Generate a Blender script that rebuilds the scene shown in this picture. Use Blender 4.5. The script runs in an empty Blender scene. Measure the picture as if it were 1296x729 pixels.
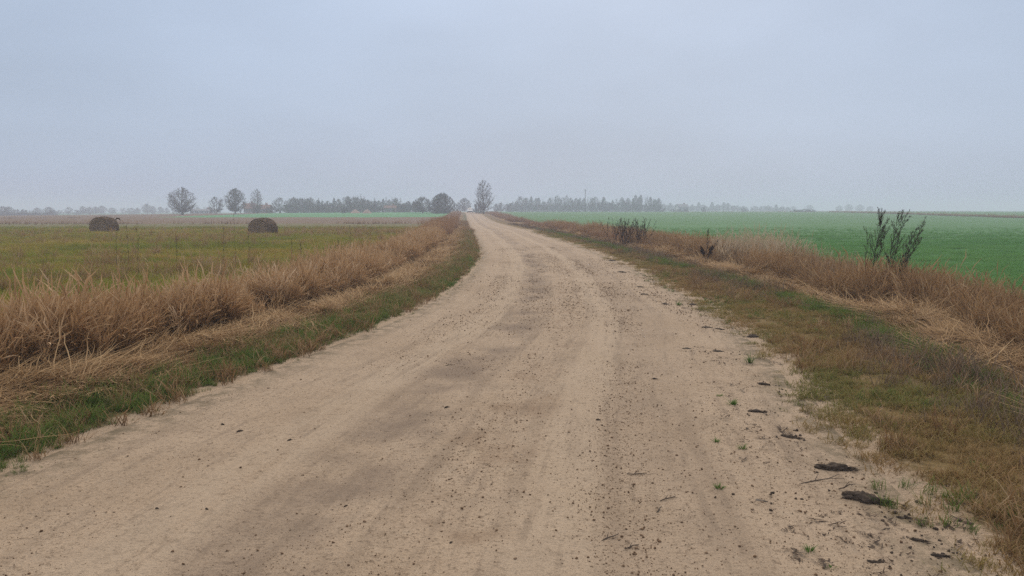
import bpy, math, random
import numpy as np
from mathutils import Vector, Matrix
rng = np.random.default_rng(7)
random.seed(7)
S = bpy.context.scene
COL = S.collection
PI = math.pi

# ------------------------------------------------------------------ camera
FPX = 970.0                                   # focal length in pixels of a 1296 px wide frame
PITCH = math.atan((364.5 - 266.5) / FPX)
CAM_H = 1.6
cam_d = bpy.data.cameras.new('camera')
cam = bpy.data.objects.new('camera', cam_d)
COL.objects.link(cam)
cam.location = (0, 0, CAM_H)
cam.rotation_euler = (PI / 2 - PITCH, 0, 0)
cam_d.sensor_width = 36.0
cam_d.lens = 36.0 * FPX / 1296
cam_d.clip_start = 0.05
cam_d.clip_end = 6000
S.camera = cam

# ------------------------------------------------------------------ light
S.view_settings.view_transform = 'Standard'
S.view_settings.look = 'None'
S.view_settings.exposure = 0.28
S.view_settings.gamma = 1.0
S.render.engine = 'CYCLES'
S.cycles.use_denoising = False
S.cycles.use_adaptive_sampling = False
S.cycles.max_bounces = 6
S.cycles.diffuse_bounces = 3
S.cycles.glossy_bounces = 2
S.cycles.transmission_bounces = 3
S.cycles.volume_bounces = 1
S.cycles.transparent_max_bounces = 6

SUN_EL, SUN_AZ = math.radians(34), math.radians(10)      # ahead of the camera, a little to the right
sun_dir = Vector((math.sin(SUN_AZ) * math.cos(SUN_EL), math.cos(SUN_AZ) * math.cos(SUN_EL), math.sin(SUN_EL)))
sd = bpy.data.lights.new('sun', 'SUN')
sd.energy = 1.5
sd.angle = math.radians(55)
sd.color = (1.0, 0.87, 0.70)
so = bpy.data.objects.new('sun', sd)
COL.objects.link(so)
so.rotation_euler = sun_dir.to_track_quat('Z', 'Y').to_euler()
so.location = (20, 120, 80)


class NT:
    """small helper for writing node trees"""
    def __init__(self, tree):
        self.t = tree

    def n(self, kind, ins=None, **props):
        nd = self.t.nodes.new(kind)
        for k, v in props.items():
            setattr(nd, k, v)
        for k, v in (ins or {}).items():
            sk = nd.inputs[k]
            if isinstance(v, bpy.types.NodeSocket):
                self.t.links.new(v, sk)
            else:
                if sk.type == 'RGBA' and len(v) == 3:
                    v = (*v, 1)
                sk.default_value = v
        return nd

    def math(self, op, a, b=0.0, c=0.0, clamp=False):
        nd = self.n('ShaderNodeMath', {0: a, 1: b, 2: c}, operation=op)
        nd.use_clamp = clamp
        return nd.outputs[0]

    def noise(self, vec, scale, detail=3, rough=0.55, dist=0.0):
        return self.n('ShaderNodeTexNoise', {'Vector': vec, 'Scale': scale, 'Detail': detail, 'Roughness': rough, 'Distortion': dist}).outputs[0]

    def ramp(self, fac, stops, interp='LINEAR'):
        nd = self.n('ShaderNodeValToRGB', {0: fac})
        cr = nd.color_ramp
        cr.interpolation = interp
        while len(cr.elements) < len(stops):
            cr.elements.new(0.5)
        for e, (p, c) in zip(cr.elements, stops):
            e.position = p
            if not hasattr(c, '__len__'):
                c = (c, c, c)
            e.color = (*c, 1)
        return nd.outputs[0]

    def step(self, v, a, b):
        return self.n('ShaderNodeMapRange', {0: v, 1: a, 2: b, 3: 0.0, 4: 1.0}, interpolation_type='SMOOTHSTEP').outputs[0]

    def mix(self, fac, a, b, mode='MIX'):
        return self.n('ShaderNodeMix', {0: fac, 6: a, 7: b}, data_type='RGBA', blend_type=mode).outputs[2]

    def scale(self, vec, s):
        return self.n('ShaderNodeVectorMath', {0: vec, 1: s}, operation='MULTIPLY').outputs[0]


w = bpy.data.worlds.new('World')
S.world = w
w.use_nodes = True
w.node_tree.nodes.clear()
q = NT(w.node_tree)
sky = q.n('ShaderNodeTexSky', sky_type='NISHITA', sun_disc=False, sun_elevation=SUN_EL, sun_rotation=SUN_AZ,
          air_density=1.5, dust_density=2.0, ozone_density=1.0)
tc = q.n('ShaderNodeTexCoord').outputs['Generated']
sep = q.n('ShaderNodeSeparateXYZ', {0: tc})
up = q.math('MAXIMUM', sep.outputs[2], 0.0)
dot = q.n('ShaderNodeVectorMath', {0: tc, 1: tuple(sun_dir)}, operation='DOT_PRODUCT').outputs['Value']
glow = q.math('POWER', q.math('MULTIPLY_ADD', dot, 0.5, 0.5), 5.0)
cl = q.noise(q.n('ShaderNodeVectorMath', {0: tc, 1: (1, 1, 2.6)}, operation='MULTIPLY').outputs[0], 2.1, 5, 0.5)
cl2 = q.math('MULTIPLY_ADD', cl, 0.46, 0.76)
lum = q.math('MULTIPLY_ADD', q.math('MULTIPLY', up, up), 1.10, 0.70)            # overcast: brighter towards the zenith
lum = q.math('ADD', lum, q.math('MULTIPLY', glow, 0.07))  # and towards the veiled sun
lum = q.math('MULTIPLY', lum, cl2)
tintc = q.mix(q.step(up, 0.30, 0.85), (4.75, 5.75, 7.5), (6.1, 6.0, 6.0))
lum = q.math('MULTIPLY', lum, q.step(sep.outputs[2], -0.06, -0.01))
ov = q.n('ShaderNodeVectorMath', {0: tintc, 1: q.n('ShaderNodeCombineXYZ', {0: lum, 1: lum, 2: lum}).outputs[0]}, operation='MULTIPLY').outputs[0]
skyc = q.mix(0.95, sky.outputs[0], ov)
bg = q.n('ShaderNodeBackground', {'Color': skyc, 'Strength': 0.1})
q.n('ShaderNodeOutputWorld', {0: bg.outputs[0]})

# ------------------------------------------------------------------ small tools


def ss(a, b, x):
    t = np.clip((np.asarray(x, float) - a) / (b - a), 0, 1)
    return t * t * (3 - 2 * t)


def vnoise(x, y, seed=0):
    """value noise 0..1"""
    x = np.asarray(x, float); y = np.asarray(y, float)
    xi = np.floor(x).astype(np.int64); yi = np.floor(y).astype(np.int64)
    xf = x - xi; yf = y - yi
    xf = xf * xf * (3 - 2 * xf); yf = yf * yf * (3 - 2 * yf)

    def h(i, j):
        n = (i * 374761393 + j * 668265263 + seed * 974634777) & 0xFFFFFFFF
        n = ((n ^ (n >> 13)) * 1274126177) & 0xFFFFFFFF
        return ((n ^ (n >> 16)) & 0xFFFF) / 65535.0
    a = h(xi, yi) * (1 - xf) + h(xi + 1, yi) * xf
    b = h(xi, yi + 1) * (1 - xf) + h(xi + 1, yi + 1) * xf
    return a * (1 - yf) + b * yf


def fbm(x, y, seed=0, o=4):
    v = 0; a = 0.5
    for k in range(o):
        v = v + a * vnoise(x * 2 ** k, y * 2 ** k, seed + k * 17); a *= 0.5
    return v / (1 - 0.5 ** o)


EL = np.array([(-4.6, -30), (-3.75, 0), (-3.13, 4.54), (-3.0, 5.18), (-2.82, 5.98), (-2.52, 7.12), (-2.22, 8.58), (-1.78, 10.47), (-1.39, 13.3),
               (-1.15, 16.26), (-1.02, 19.82), (-1.0, 26.2), (-1.41, 34.31), (-1.94, 42.81), (-3.56, 66.57), (-6.3, 111.27),
               (-9.4, 161.52), (-11.78, 200), (-19, 300), (-34, 420), (-60, 600)])
ER = np.array([(1.5, -30), (1.8, 0), (2.06, 3.23), (2.16, 3.85), (2.28, 4.69), (2.38, 5.68), (2.55, 6.86), (2.82, 8.29), (3.2, 11.67), (3.29, 13.42),
               (3.32, 16.43), (3.34, 20.34), (3.3, 26.64), (3.0, 35.89), (1.85, 53.0), (-0.5, 80.25), (-3.0, 111),
               (-5.9, 161), (-8.1, 200), (-15.2, 300), (-30.2, 420), (-56, 600)])


def _sm(E):
    ys = np.concatenate([np.arange(-30, 60, 0.5), np.arange(60, 601, 4)])
    v = np.interp(ys, E[:, 1], E[:, 0])
    o = v.copy()
    for i in range(len(ys)):
        m = np.abs(ys - ys[i]) < max(1.2, 0.12 * abs(ys[i]))
        o[i] = v[m].mean() if 0 < i < len(ys) - 1 else v[i]
    return ys, o


_yl, _xl = _sm(EL)
_yr, _xr = _sm(ER)


def xl(y): return np.interp(y, _yl, _xl)
def xr(y): return np.interp(y, _yr, _xr)


def H(x, y):
    """the lie of the land without fine relief"""
    x = np.asarray(x, float); y = np.asarray(y, float)
    return ss(80, 280, y) * (1.0 - 1.6 * ss(20, 250, -x))


def Hs(x, y):
    """soil height beside the road: lie of the land + lumps"""
    x = np.asarray(x, float); y = np.asarray(y, float)
    d = np.maximum(xl(y) - x, x - xr(y))
    near = ss(0.0, 0.9, d)
    return H(x, y) + near * ((fbm(x * 1.7, y * 1.7, 3) - 0.5) * 0.09 + (fbm(x * 0.35, y * 0.35, 9) - 0.5) * 0.22 * ss(0.5, 3, d)) \
        + near * 0.03 + (fbm(x * 6, y * 6, 5, 2) - 0.5) * 0.03 * near


def at(px, py):
    """ground point seen at pixel (px, py) of the surveyed photograph"""
    a = (px - 648) / FPX; b = (364.5 - py) / FPX
    c, s = math.cos(PITCH), math.sin(PITCH)
    d = np.array([a, c + b * s, -s + b * c])
    t = np.geomspace(1, 1500, 12000)
    P = d[None] * t[:, None]
    k = np.argmax(CAM_H + P[:, 2] < H(P[:, 0], P[:, 1]))
    return float(P[k, 0]), float(P[k, 1])


def put(px, y):
    """(x, y) of something standing at distance y along pixel column px"""
    return (px - 648) / FPX * y * 0.995, y


def tag(o, label=None, cat=None, group=None, kind=None):
    if label: o['label'] = label
    if cat: o['category'] = cat
    if group: o['group'] = group
    if kind: o['kind'] = kind
    return o


def mesh_np(name, V, F, mat=None, smooth=False, attrs=None, uv=None):
    """V (n,3); F list of int arrays (k,3) / (k,4)"""
    me = bpy.data.meshes.new(name)
    V = np.asarray(V, np.float32)
    if isinstance(F, np.ndarray): F = [F]
    F = [np.asarray(f, np.int32) for f in F if len(f)]
    me.vertices.add(len(V)); me.vertices.foreach_set('co', V.ravel())
    li = np.concatenate([f.ravel() for f in F])
    tot = np.concatenate([np.full(len(f), f.shape[1], np.int32) for f in F])
    st = np.concatenate([[0], np.cumsum(tot)[:-1]]).astype(np.int32)
    me.loops.add(len(li)); me.loops.foreach_set('vertex_index', li)
    me.polygons.add(len(tot)); me.polygons.foreach_set('loop_start', st); me.polygons.foreach_set('loop_total', tot)
    me.update(calc_edges=True)
    if smooth: me.polygons.foreach_set('use_smooth', np.ones(len(tot), bool))
    for k, v in (attrs or {}).items():
        a = me.attributes.new(k, 'FLOAT', 'POINT'); a.data.foreach_set('value', np.asarray(v, np.float32))
    if uv is not None:
        l = me.uv_layers.new(name='UVMap'); l.data.foreach_set('uv', np.asarray(uv, np.float32)[li].ravel())
    if mat: me.materials.append(mat)
    me.validate()
    return me


def link(name, me, parent=None, loc=None, rz=None):
    o = bpy.data.objects.new(name, me)
    COL.objects.link(o)
    if parent: o.parent = parent
    if loc is not None: o.location = loc
    if rz is not None: o.rotation_euler = (0, 0, rz)
    return o


def thing(name, label, cat, loc=(0, 0, 0), rz=0.0, group=None, sc=1.0):
    o = bpy.data.objects.new(name, None)
    COL.objects.link(o)
    o.location = loc; o.rotation_euler = (0, 0, rz); o.scale = (sc,) * 3 if not hasattr(sc, '__len__') else sc
    o.empty_display_size = 0.2
    return tag(o, label, cat, group)


def dup(root, loc, rz, sc, label, group=None):
    r = root.copy(); COL.objects.link(r)
    r.location = loc; r.rotation_euler = (0, 0, rz); r.scale = sc if hasattr(sc, '__len__') else (sc,) * 3
    r['label'] = label
    if group: r['group'] = group
    elif 'group' in r: del r['group']
    for ch in root.children:
        c = ch.copy(); COL.objects.link(c); c.parent = r
        for g in ch.children:
            d = g.copy(); COL.objects.link(d); d.parent = c
    return r


class MB:
    """collects simple solids into one mesh"""
    def __init__(self): self.v = []; self.f3 = []; self.f4 = []; self.n = 0

    def add(self, V, F):
        V = np.asarray(V, float)
        for f in F:
            (self.f4 if len(f) == 4 else self.f3).append([i + self.n for i in f])
        self.v.append(V); self.n += len(V)
        return self

    def box(self, x0, x1, y0, y1, z0, z1):
        V = [(x, y, z) for z in (z0, z1) for y in (y0, y1) for x in (x0, x1)]
        return self.add(V, [(0, 2, 3, 1), (4, 5, 7, 6), (0, 1, 5, 4), (2, 6, 7, 3), (0, 4, 6, 2), (1, 3, 7, 5)])

    def tube(self, pts, rad, k=6, cap=True):
        pts = [Vector(p) for p in pts]
        n = len(pts)
        if not hasattr(rad, '__len__'): rad = [rad] * n
        V = []
        for i, p in enumerate(pts):
            d = (pts[min(i + 1, n - 1)] - pts[max(i - 1, 0)]).normalized()
            u = d.orthogonal().normalized() if i == 0 else (u - d * u.dot(d)).normalized()
            v = d.cross(u)
            for j in range(k):
                a = 2 * PI * j / k
                V.append(p + (u * math.cos(a) + v * math.sin(a)) * rad[i])
        F = [(i * k + j, i * k + (j + 1) % k, (i + 1) * k + (j + 1) % k, (i + 1) * k + j) for i in range(n - 1) for j in range(k)]
        if cap:
            V.append(pts[-1]); V.append(pts[0])
            F += [((n - 1) * k + j, (n - 1) * k + (j + 1) % k, n * k) for j in range(k)]
            F += [((j + 1) % k, j, n * k + 1) for j in range(k)]
        return self.add([tuple(x) for x in V], F)

    def mesh(self, name, mat, smooth=False):
        F = []
        if self.f4: F.append(np.array(self.f4))
        if self.f3: F.append(np.array(self.f3))
        return mesh_np(name, np.concatenate(self.v), F, mat, smooth)

    def build(self, name, mat, parent=None, smooth=False, loc=None):
        return link(name, self.mesh(name, mat, smooth), parent, loc)


# ------------------------------------------------------------------ materials
def new_mat(name):
    m = bpy.data.materials.new(name); m.use_nodes = True; m.node_tree.nodes.clear()
    return m, NT(m.node_tree)


def finish(q, color, rough=0.9, bump=None, bstr=0.3, bdist=0.02, spec=0.2, transl=None):
    ins = {'Base Color': color, 'Roughness': rough, 'Specular IOR Level': spec}
    if bump is not None:
        ins['Normal'] = q.n('ShaderNodeBump', {'Height': bump, 'Strength': bstr, 'Distance': bdist}).outputs[0]
    sh = q.n('ShaderNodeBsdfPrincipled', ins).outputs[0]
    if transl:
        tr = q.n('ShaderNodeBsdfTranslucent', {'Color': color}).outputs[0]
        sh = q.n('ShaderNodeMixShader', {0: transl, 1: sh, 2: tr}).outputs[0]
    q.n('ShaderNodeOutputMaterial', {0: sh})


def plain(name, c, rough=0.6, var=0.15, scale=6.0, metallic=0.0, spec=0.4):
    m, q = new_mat(name)
    p = q.n('ShaderNodeTexCoord').outputs['Object']
    nz = q.noise(p, scale, 4)
    col = q.mix(nz, [x * (1 - var) for x in c], [min(1, x * (1 + var)) for x in c])
    sh = q.n('ShaderNodeBsdfPrincipled', {'Base Color': col, 'Roughness': rough, 'Metallic': metallic, 'Specular IOR Level': spec}).outputs[0]
    q.n('ShaderNodeOutputMaterial', {0: sh})
    return m


def blade_mat(name, roots, tips, transl=0.25, gamma=1.0, tintamt=0.35, rough=0.85):
    """grass: colour runs along each blade (attribute h), differs from blade to blade (rnd) and plant to plant (tint)"""
    m, q = new_mat(name)
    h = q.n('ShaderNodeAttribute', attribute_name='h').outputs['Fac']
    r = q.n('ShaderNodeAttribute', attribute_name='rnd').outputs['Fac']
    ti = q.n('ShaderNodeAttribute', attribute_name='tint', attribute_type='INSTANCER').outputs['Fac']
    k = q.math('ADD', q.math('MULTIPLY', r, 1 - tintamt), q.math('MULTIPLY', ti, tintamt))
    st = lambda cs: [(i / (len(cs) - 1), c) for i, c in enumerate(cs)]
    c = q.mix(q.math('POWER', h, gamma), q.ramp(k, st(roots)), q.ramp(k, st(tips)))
    finish(q, c, rough, transl=transl, spec=0.15)
    return m


def sand_col(q, P):
    """dry sandy dirt: colour and relief sockets"""
    big = q.noise(P, 0.35, 4, 0.6)
    mid = q.noise(P, 2.3, 5, 0.6)
    fine = q.noise(P, 38.0, 4, 0.7)
    fin2 = q.noise(P, 17.0, 5, 0.75)
    grit = q.noise(P, 140.0, 2, 0.7)
    c = q.ramp(big, [(0.3, (0.365, 0.260, 0.168)), (0.52, (0.425, 0.313, 0.213)), (0.72, (0.395, 0.286, 0.184))])
    c = q.mix(q.math('MULTIPLY', q.step(mid, 0.45, 0.75), 0.3), c, (0.215, 0.155, 0.105))
    c = q.mix(q.math('MULTIPLY', q.step(fin2, 0.54, 0.66), 0.62), c, (0.150, 0.100, 0.062))
    c = q.mix(q.math('MULTIPLY', q.step(fin2, 0.46, 0.34), 0.45), c, (0.40, 0.31, 0.22))
    c = q.mix(q.math('MULTIPLY', q.step(fine, 0.54, 0.66), 0.62), c, (0.13, 0.088, 0.055))
    c = q.mix(q.math('MULTIPLY', q.step(grit, 0.55, 0.68), 0.6), c, (0.10, 0.066, 0.04))
    c = q.mix(q.math('MULTIPLY', q.step(grit, 0.44, 0.3), 0.45), c, (0.46, 0.37, 0.27))
    bump = q.math('ADD', q.math('MULTIPLY', fine, 0.6), q.math('ADD', q.math('MULTIPLY', grit, 0.25), mid))
    return c, bump


def road_mat():
    m, q = new_mat('sandy_dirt')
    P = q.n('ShaderNodeTexCoord').outputs['Object']
    uv = q.n('ShaderNodeUVMap', uv_map='UVMap').outputs[0]
    s = q.n('ShaderNodeSeparateXYZ', {0: uv}); u, v = s.outputs[0], s.outputs[1]
    c, bump = sand_col(q, P)
    wob = q.math('MULTIPLY_ADD', q.noise(q.scale(uv, (0.3, 0.10, 1)), 1.0, 3), 0.16, -0.08)
    uw = q.math('ADD', u, wob)
    st1 = q.noise(q.scale(uv, (26, 0.30, 1)), 1.0, 4, 0.6)      # streaks along the direction of travel
    st2 = q.noise(q.scale(uv, (90, 0.9, 1)), 1.0, 3, 0.6)
    pat = q.noise(P, 0.9, 4, 0.6)
    mid_ = q.noise(P, 2.1, 4, 0.6)

    def band(cen, wid, soft):
        d = q.math('ABSOLUTE', q.math('SUBTRACT', uw, cen))
        return q.step(d, wid + soft, wid)
    # compacted damp wheel track, left of the middle
    f = q.math('MULTIPLY', band(0.385, 0.02, 0.085), q.step(pat, 0.36, 0.66))
    c = q.mix(q.math('MULTIPLY', f, 0.72), c, (0.175, 0.125, 0.090))
    f = q.math('MULTIPLY', band(0.74, 0.03, 0.08), q.math('MULTIPLY_ADD', pat, 0.9, -0.1, clamp=True))
    c = q.mix(q.math('MULTIPLY', f, 0.6), c, (0.215, 0.155, 0.108))
    # polished pale tracks
    f = q.math('MULTIPLY', band(0.27, 0.025, 0.035), q.step(st1, 0.30, 0.5))
    c = q.mix(q.math('MULTIPLY', f, 0.30), c, (0.46, 0.355, 0.25))
    f = q.math('MULTIPLY', band(0.63, 0.03, 0.035), q.step(st1, 0.30, 0.5))
    c = q.mix(q.math('MULTIPLY', f, 0.30), c, (0.46, 0.355, 0.25))
    for cen in (0.17, 0.325, 0.455, 0.585, 0.69, 0.80):      # narrow edges of the tyre tracks
        f = q.math('MULTIPLY', band(cen, 0.004, 0.012), q.step(q.noise(q.scale(uv, (3.0, 0.35, 1)), 1.0, 3), 0.42, 0.6))
        c = q.mix(q.math('MULTIPLY', f, 0.30), c, (0.20, 0.142, 0.096))
    # rusty gravelly spill in the middle
    f = q.math('MULTIPLY', band(0.54, 0.02, 0.07), q.step(q.noise(P, 1.3, 5, 0.65), 0.48, 0.66))
    c = q.mix(q.math('MULTIPLY', f, 0.55), c, (0.225, 0.145, 0.088))
    f = q.math('MULTIPLY', q.math('MULTIPLY', q.step(st1, 0.52, 0.70), q.step(pat, 0.22, 0.55)), 0.42)
    c = q.mix(f, c, (0.185, 0.132, 0.09))
    f = q.math('MULTIPLY', q.math('MULTIPLY', q.step(st2, 0.52, 0.66), q.step(mid_, 0.40, 0.6)), 0.42)
    c = q.mix(f, c, (0.20, 0.145, 0.10))
    # litter of grass and soil near both edges
    e = q.math('MINIMUM', u, q.math('SUBTRACT', 1.0, u))
    ed = q.math('MULTIPLY', q.step(e, 0.10, 0.0), q.step(q.noise(P, 5.0, 5, 0.7), 0.40, 0.62))
    c = q.mix(q.math('MULTIPLY', ed, 0.8), c, (0.125, 0.098, 0.058))
    # dark smudges of wet dung and soil
    sm = q.step(q.noise(P, 1.05, 6, 0.72), 0.66, 0.74)
    c = q.mix(q.math('MULTIPLY', sm, 0.55), c, (0.13, 0.10, 0.08))
    bump = q.math('ADD', bump, q.math('ADD', q.math('MULTIPLY', st1, 1.2), q.math('MULTIPLY', st2, 0.5)))
    finish(q, c, 0.92, bump, 0.85, 0.03, spec=0.15)
    return m


def verge_mat(name, cols, sand_edge, right):
    """soil under the roadside plants; uv.x = metres from the road edge"""
    m, q = new_mat(name)
    P = q.n('ShaderNodeTexCoord').outputs['Object']
    uv = q.n('ShaderNodeUVMap', uv_map='UVMap').outputs[0]
    d = q.n('ShaderNodeSeparateXYZ', {0: uv}).outputs[0]
    sc, sb = sand_col(q, P)
    n1 = q.noise(P, 1.6, 5, 0.65)
    n2 = q.noise(P, 9.0, 5, 0.7)
    n3 = q.noise(P, 45.0, 3, 0.7)
    dd = q.math('ADD', d, q.math('MULTIPLY_ADD', n1, 0.5, -0.25))
    st = [(min(1, a / 4.0), c) for a, c in cols]
    c = q.ramp(q.math('DIVIDE', dd, 4.0), st)
    c = q.mix(q.math('MULTIPLY', q.step(n2, 0.45, 0.7), 0.6), c, (0.05, 0.04, 0.022))
    c = q.mix(q.math('MULTIPLY', q.step(n3, 0.5, 0.72), 0.6), c, (0.17, 0.125, 0.06))
    c = q.mix(q.math('MULTIPLY', q.step(n3, 0.48, 0.3), 0.5), c, (0.03, 0.025, 0.015))
    e = q.math('ADD', d, q.math('ADD', q.math('MULTIPLY_ADD', n1, 1.5 * sand_edge, -0.75 * sand_edge), q.math('MULTIPLY_ADD', n2, 1.6 * sand_edge, -0.8 * sand_edge)))
    c = q.mix(q.step(e, sand_edge * 0.9, sand_edge * 0.35), c, sc)
    if right:   # bare sandy pockets further into the verge
        pk = q.math('MULTIPLY', q.step(q.noise(P, 1.1, 4, 0.6), 0.56, 0.64), q.step(d, 1.6, 0.8))
        c = q.mix(q.math('MULTIPLY', pk, 0.55), c, q.mix(0.5, sc, (0.16, 0.12, 0.085)))
    finish(q, c, 0.95, q.math('ADD', n2, n3), 0.8, 0.03, spec=0.1)
    return m


def field_mat(name, cols, rows=None, fine=(0.04, 0.03, 0.02), famt=0.4, stretch=(1, 1, 1), sc=0.16):
    m, q = new_mat(name)
    P = q.n('ShaderNodeTexCoord').outputs['Object']
    Ps = q.scale(P, stretch)
    a = q.noise(Ps, sc, 5, 0.65)
    b = q.noise(P, 3.5, 4, 0.7)
    k = q.math('ADD', q.math('MULTIPLY', a, 0.75), q.math('MULTIPLY', b, 0.25))
    st = [(0.3 + 0.4 * i / (len(cols) - 1), c) for i, c in enumerate(cols)]
    c = q.ramp(k, st)
    c = q.mix(q.math('MULTIPLY', q.step(q.noise(P, 14.0, 4, 0.75), 0.5, 0.7), famt), c, fine)
    if rows:
        wv = q.n('ShaderNodeTexWave', {'Vector': P, 'Scale': rows[0], 'Distortion': 1.2, 'Detail': 2.0, 'Detail Scale': 0.6}, bands_direction=rows[2]).outputs[1]
        c = q.mix(q.math('MULTIPLY', q.step(wv, 0.5, 0.9), rows[1]), c, rows[3])
    finish(q, c, 0.95, b, 0.5, 0.05, spec=0.1)
    return m


# ------------------------------------------------------------------ ground
def geo(a, b, first, g, cap=1e9):
    o = [a]; s = first
    while o[-1] < b: o.append(o[-1] + s); s = min(s * g, cap)
    o[-1] = b
    return np.array(o)


def sheet(name, X, Y, Z, mat, uv=None, smooth=True):
    ny, nx = X.shape
    V = np.stack([X, Y, Z], -1).reshape(-1, 3)
    i = np.arange(ny * nx).reshape(ny, nx)
    F = np.stack([i[:-1, :-1], i[:-1, 1:], i[1:, 1:], i[1:, :-1]], -1).reshape(-1, 4)
    o = link(name, mesh_np(name, V, F, mat, smooth, uv=None if uv is None else uv.reshape(-1, 2)))
    o['kind'] = 'structure'
    return o


# road: finely meshed near the camera, ruts and lumps as relief
ys = np.concatenate([np.arange(-12, 2, 0.4), geo(2.0, 600, 0.022, 1.011, 6.0)])
us = np.linspace(0, 1, 200)
Y, U = np.meshgrid(ys, us, indexing='ij')
X = xl(Y) + (xr(Y) - xl(Y)) * U
wob = (vnoise(Y * 0.10, Y * 0 + 0.5, 4) - 0.5) * 0.06


def road_z(X, Y, U):
    wv = (vnoise(Y * 0.10, Y * 0 + 0.5, 4) - 0.5) * 0.06
    u = U + wv
    z = H(X, Y) + 0.02 * np.sin(PI * U)
    g = lambda c, s: np.exp(-((u - c) / s) ** 2)
    z = z - 0.026 * g(0.38, 0.06) - 0.022 * g(0.72, 0.05) - 0.012 * g(0.16, 0.05) + 0.012 * g(0.55, 0.05) + 0.010 * g(0.83, 0.03)
    fade = (1 - 0.7 * ss(20, 60, Y)) * ss(0, 0.05, np.minimum(U, 1 - U))
    z = z + fade * ((fbm(X * 3, Y * 1.2, 21, 4) - 0.5) * 0.024 + (fbm(X * 16, Y * 5, 23, 3) - 0.5) * 0.010)
    return z


sheet('road', X, Y, road_z(X, Y, U), road_mat(), np.stack([U, Y], -1))


def road_zat(x, y):
    x = np.asarray(x, float); y = np.asarray(y, float)
    u = (x - xl(y)) / (xr(y) - xl(y))
    return np.where((u > 0) & (u < 1), road_z(x, y, np.clip(u, 0, 1)), Hs(x, y))


ysv = np.concatenate([np.arange(-12, 2, 0.4), geo(2.0, 285, 0.05, 1.013, 4.0)])
# left verge: soil strip, straw strip and reed bed
D = np.concatenate([np.linspace(0, 3.6, 73)])
Y, Dm = np.meshgrid(ysv, D[::-1], indexing='ij')
X = xl(Y) - Dm
vl = verge_mat('left_verge_soil', [(0, (0.15, 0.115, 0.055)), (0.35, (0.10, 0.095, 0.032)), (0.95, (0.17, 0.11, 0.045)), (1.5, (0.26, 0.155, 0.066)), (2.1, (0.12, 0.07, 0.03)), (3.6, (0.11, 0.07, 0.03))], 0.26, False)
sheet('left_verge', X, Y, Hs(X, Y), vl, np.stack([Dm, Y], -1))
# right verge
D = np.linspace(0, 6.0, 110)
Y, Dm = np.meshgrid(ysv, D, indexing='ij')
X = xr(Y) + Dm
vr = verge_mat('right_verge_soil', [(0, (0.22, 0.15, 0.068)), (0.7, (0.19, 0.125, 0.048)), (1.6, (0.16, 0.10, 0.05)), (2.2, (0.28, 0.17, 0.078)), (3.0, (0.24, 0.145, 0.065)), (3.8, (0.11, 0.07, 0.03))], 0.42, True)
sheet('right_verge', X, Y, Hs(X, Y), vr, np.stack([Dm, Y], -1))


def left_field(name, y0, y1, mat, dy, d0=3.6, d1=900):
    yy = np.arange(y0, y1 + 1e-6, dy); yy[-1] = y1
    dd = geo(d0, d1, 0.3, 1.06, 20)
    Y, Dm = np.meshgrid(yy, dd[::-1], indexing='ij')
    X = xl(Y) - Dm
    return sheet(name, X, Y, Hs(X, Y), mat)


left_field('meadow', -12, 62, field_mat('meadow_soil', [(0.17, 0.155, 0.024), (0.27, 0.215, 0.036), (0.34, 0.215, 0.05)], stretch=(0.35, 1.3, 1)), 0.5)
left_field('fallow_field', 62, 92, field_mat('fallow_soil', [(0.11, 0.105, 0.045), (0.14, 0.125, 0.055), (0.16, 0.125, 0.06)], stretch=(0.2, 1, 1)), 1.0)
left_field('stubble_field', 92, 150, field_mat('stubble_soil', [(0.12, 0.082, 0.05), (0.165, 0.108, 0.068), (0.145, 0.105, 0.06)], stretch=(0.12, 1, 1)), 2.0)
left_field('winter_crop_field', 150, 285, field_mat('winter_crop', [(0.065, 0.19, 0.075), (0.08, 0.23, 0.09), (0.07, 0.205, 0.08)], famt=0.1, stretch=(0.1, 1, 1)), 5.0, 3.6, 62)
left_field('far_stubble_field', 150, 285, bpy.data.materials['stubble_soil'], 5.0, 62, 900)
# right: the long green crop field
crop_m = field_mat('green_crop', [(0.060, 0.140, 0.048), (0.072, 0.175, 0.060), (0.088, 0.205, 0.070)], rows=(0.55, 0.30, 'Y', (0.05, 0.085, 0.04)), fine=(0.05, 0.07, 0.03), famt=0.3, stretch=(0.12, 0.6, 1))
yy = np.concatenate([np.arange(-12, 60, 1.0), geo(60, 285, 1.0, 1.03, 6)])
dd = geo(6.0, 900, 0.3, 1.06, 20)
Y, Dm = np.meshgrid(yy, dd, indexing='ij')
X = xr(Y) + Dm
sheet('green_crop_field', X, Y, Hs(X, Y), crop_m)
# far land beyond the crest, both sides of the road and the ground behind the camera
xx = np.linspace(-1400, 1400, 141)
yy = geo(285, 1400, 5, 1.05, 40)
Y, X = np.meshgrid(yy, xx, indexing='ij')
sheet('far_fields', X, Y, H(X, Y) - 0.01 - 0.10 * ((X > xl(Y) - 4) & (X < xr(Y) + 4)), field_mat('far_pasture', [(0.05, 0.13, 0.058), (0.06, 0.155, 0.07), (0.08, 0.165, 0.075)], famt=0.1, sc=0.02, stretch=(0.3, 1, 1)))
xx = np.linspace(-1400, 1400, 141)
yy = np.linspace(-1400, 1400, 141)
Y, X = np.meshgrid(yy, xx, indexing='ij')
sheet('ground', X, Y, H(X, Y) - 0.45, field_mat('earth', [(0.09, 0.075, 0.035), (0.12, 0.10, 0.045)]))

# ------------------------------------------------------------------ grass blades


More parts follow.
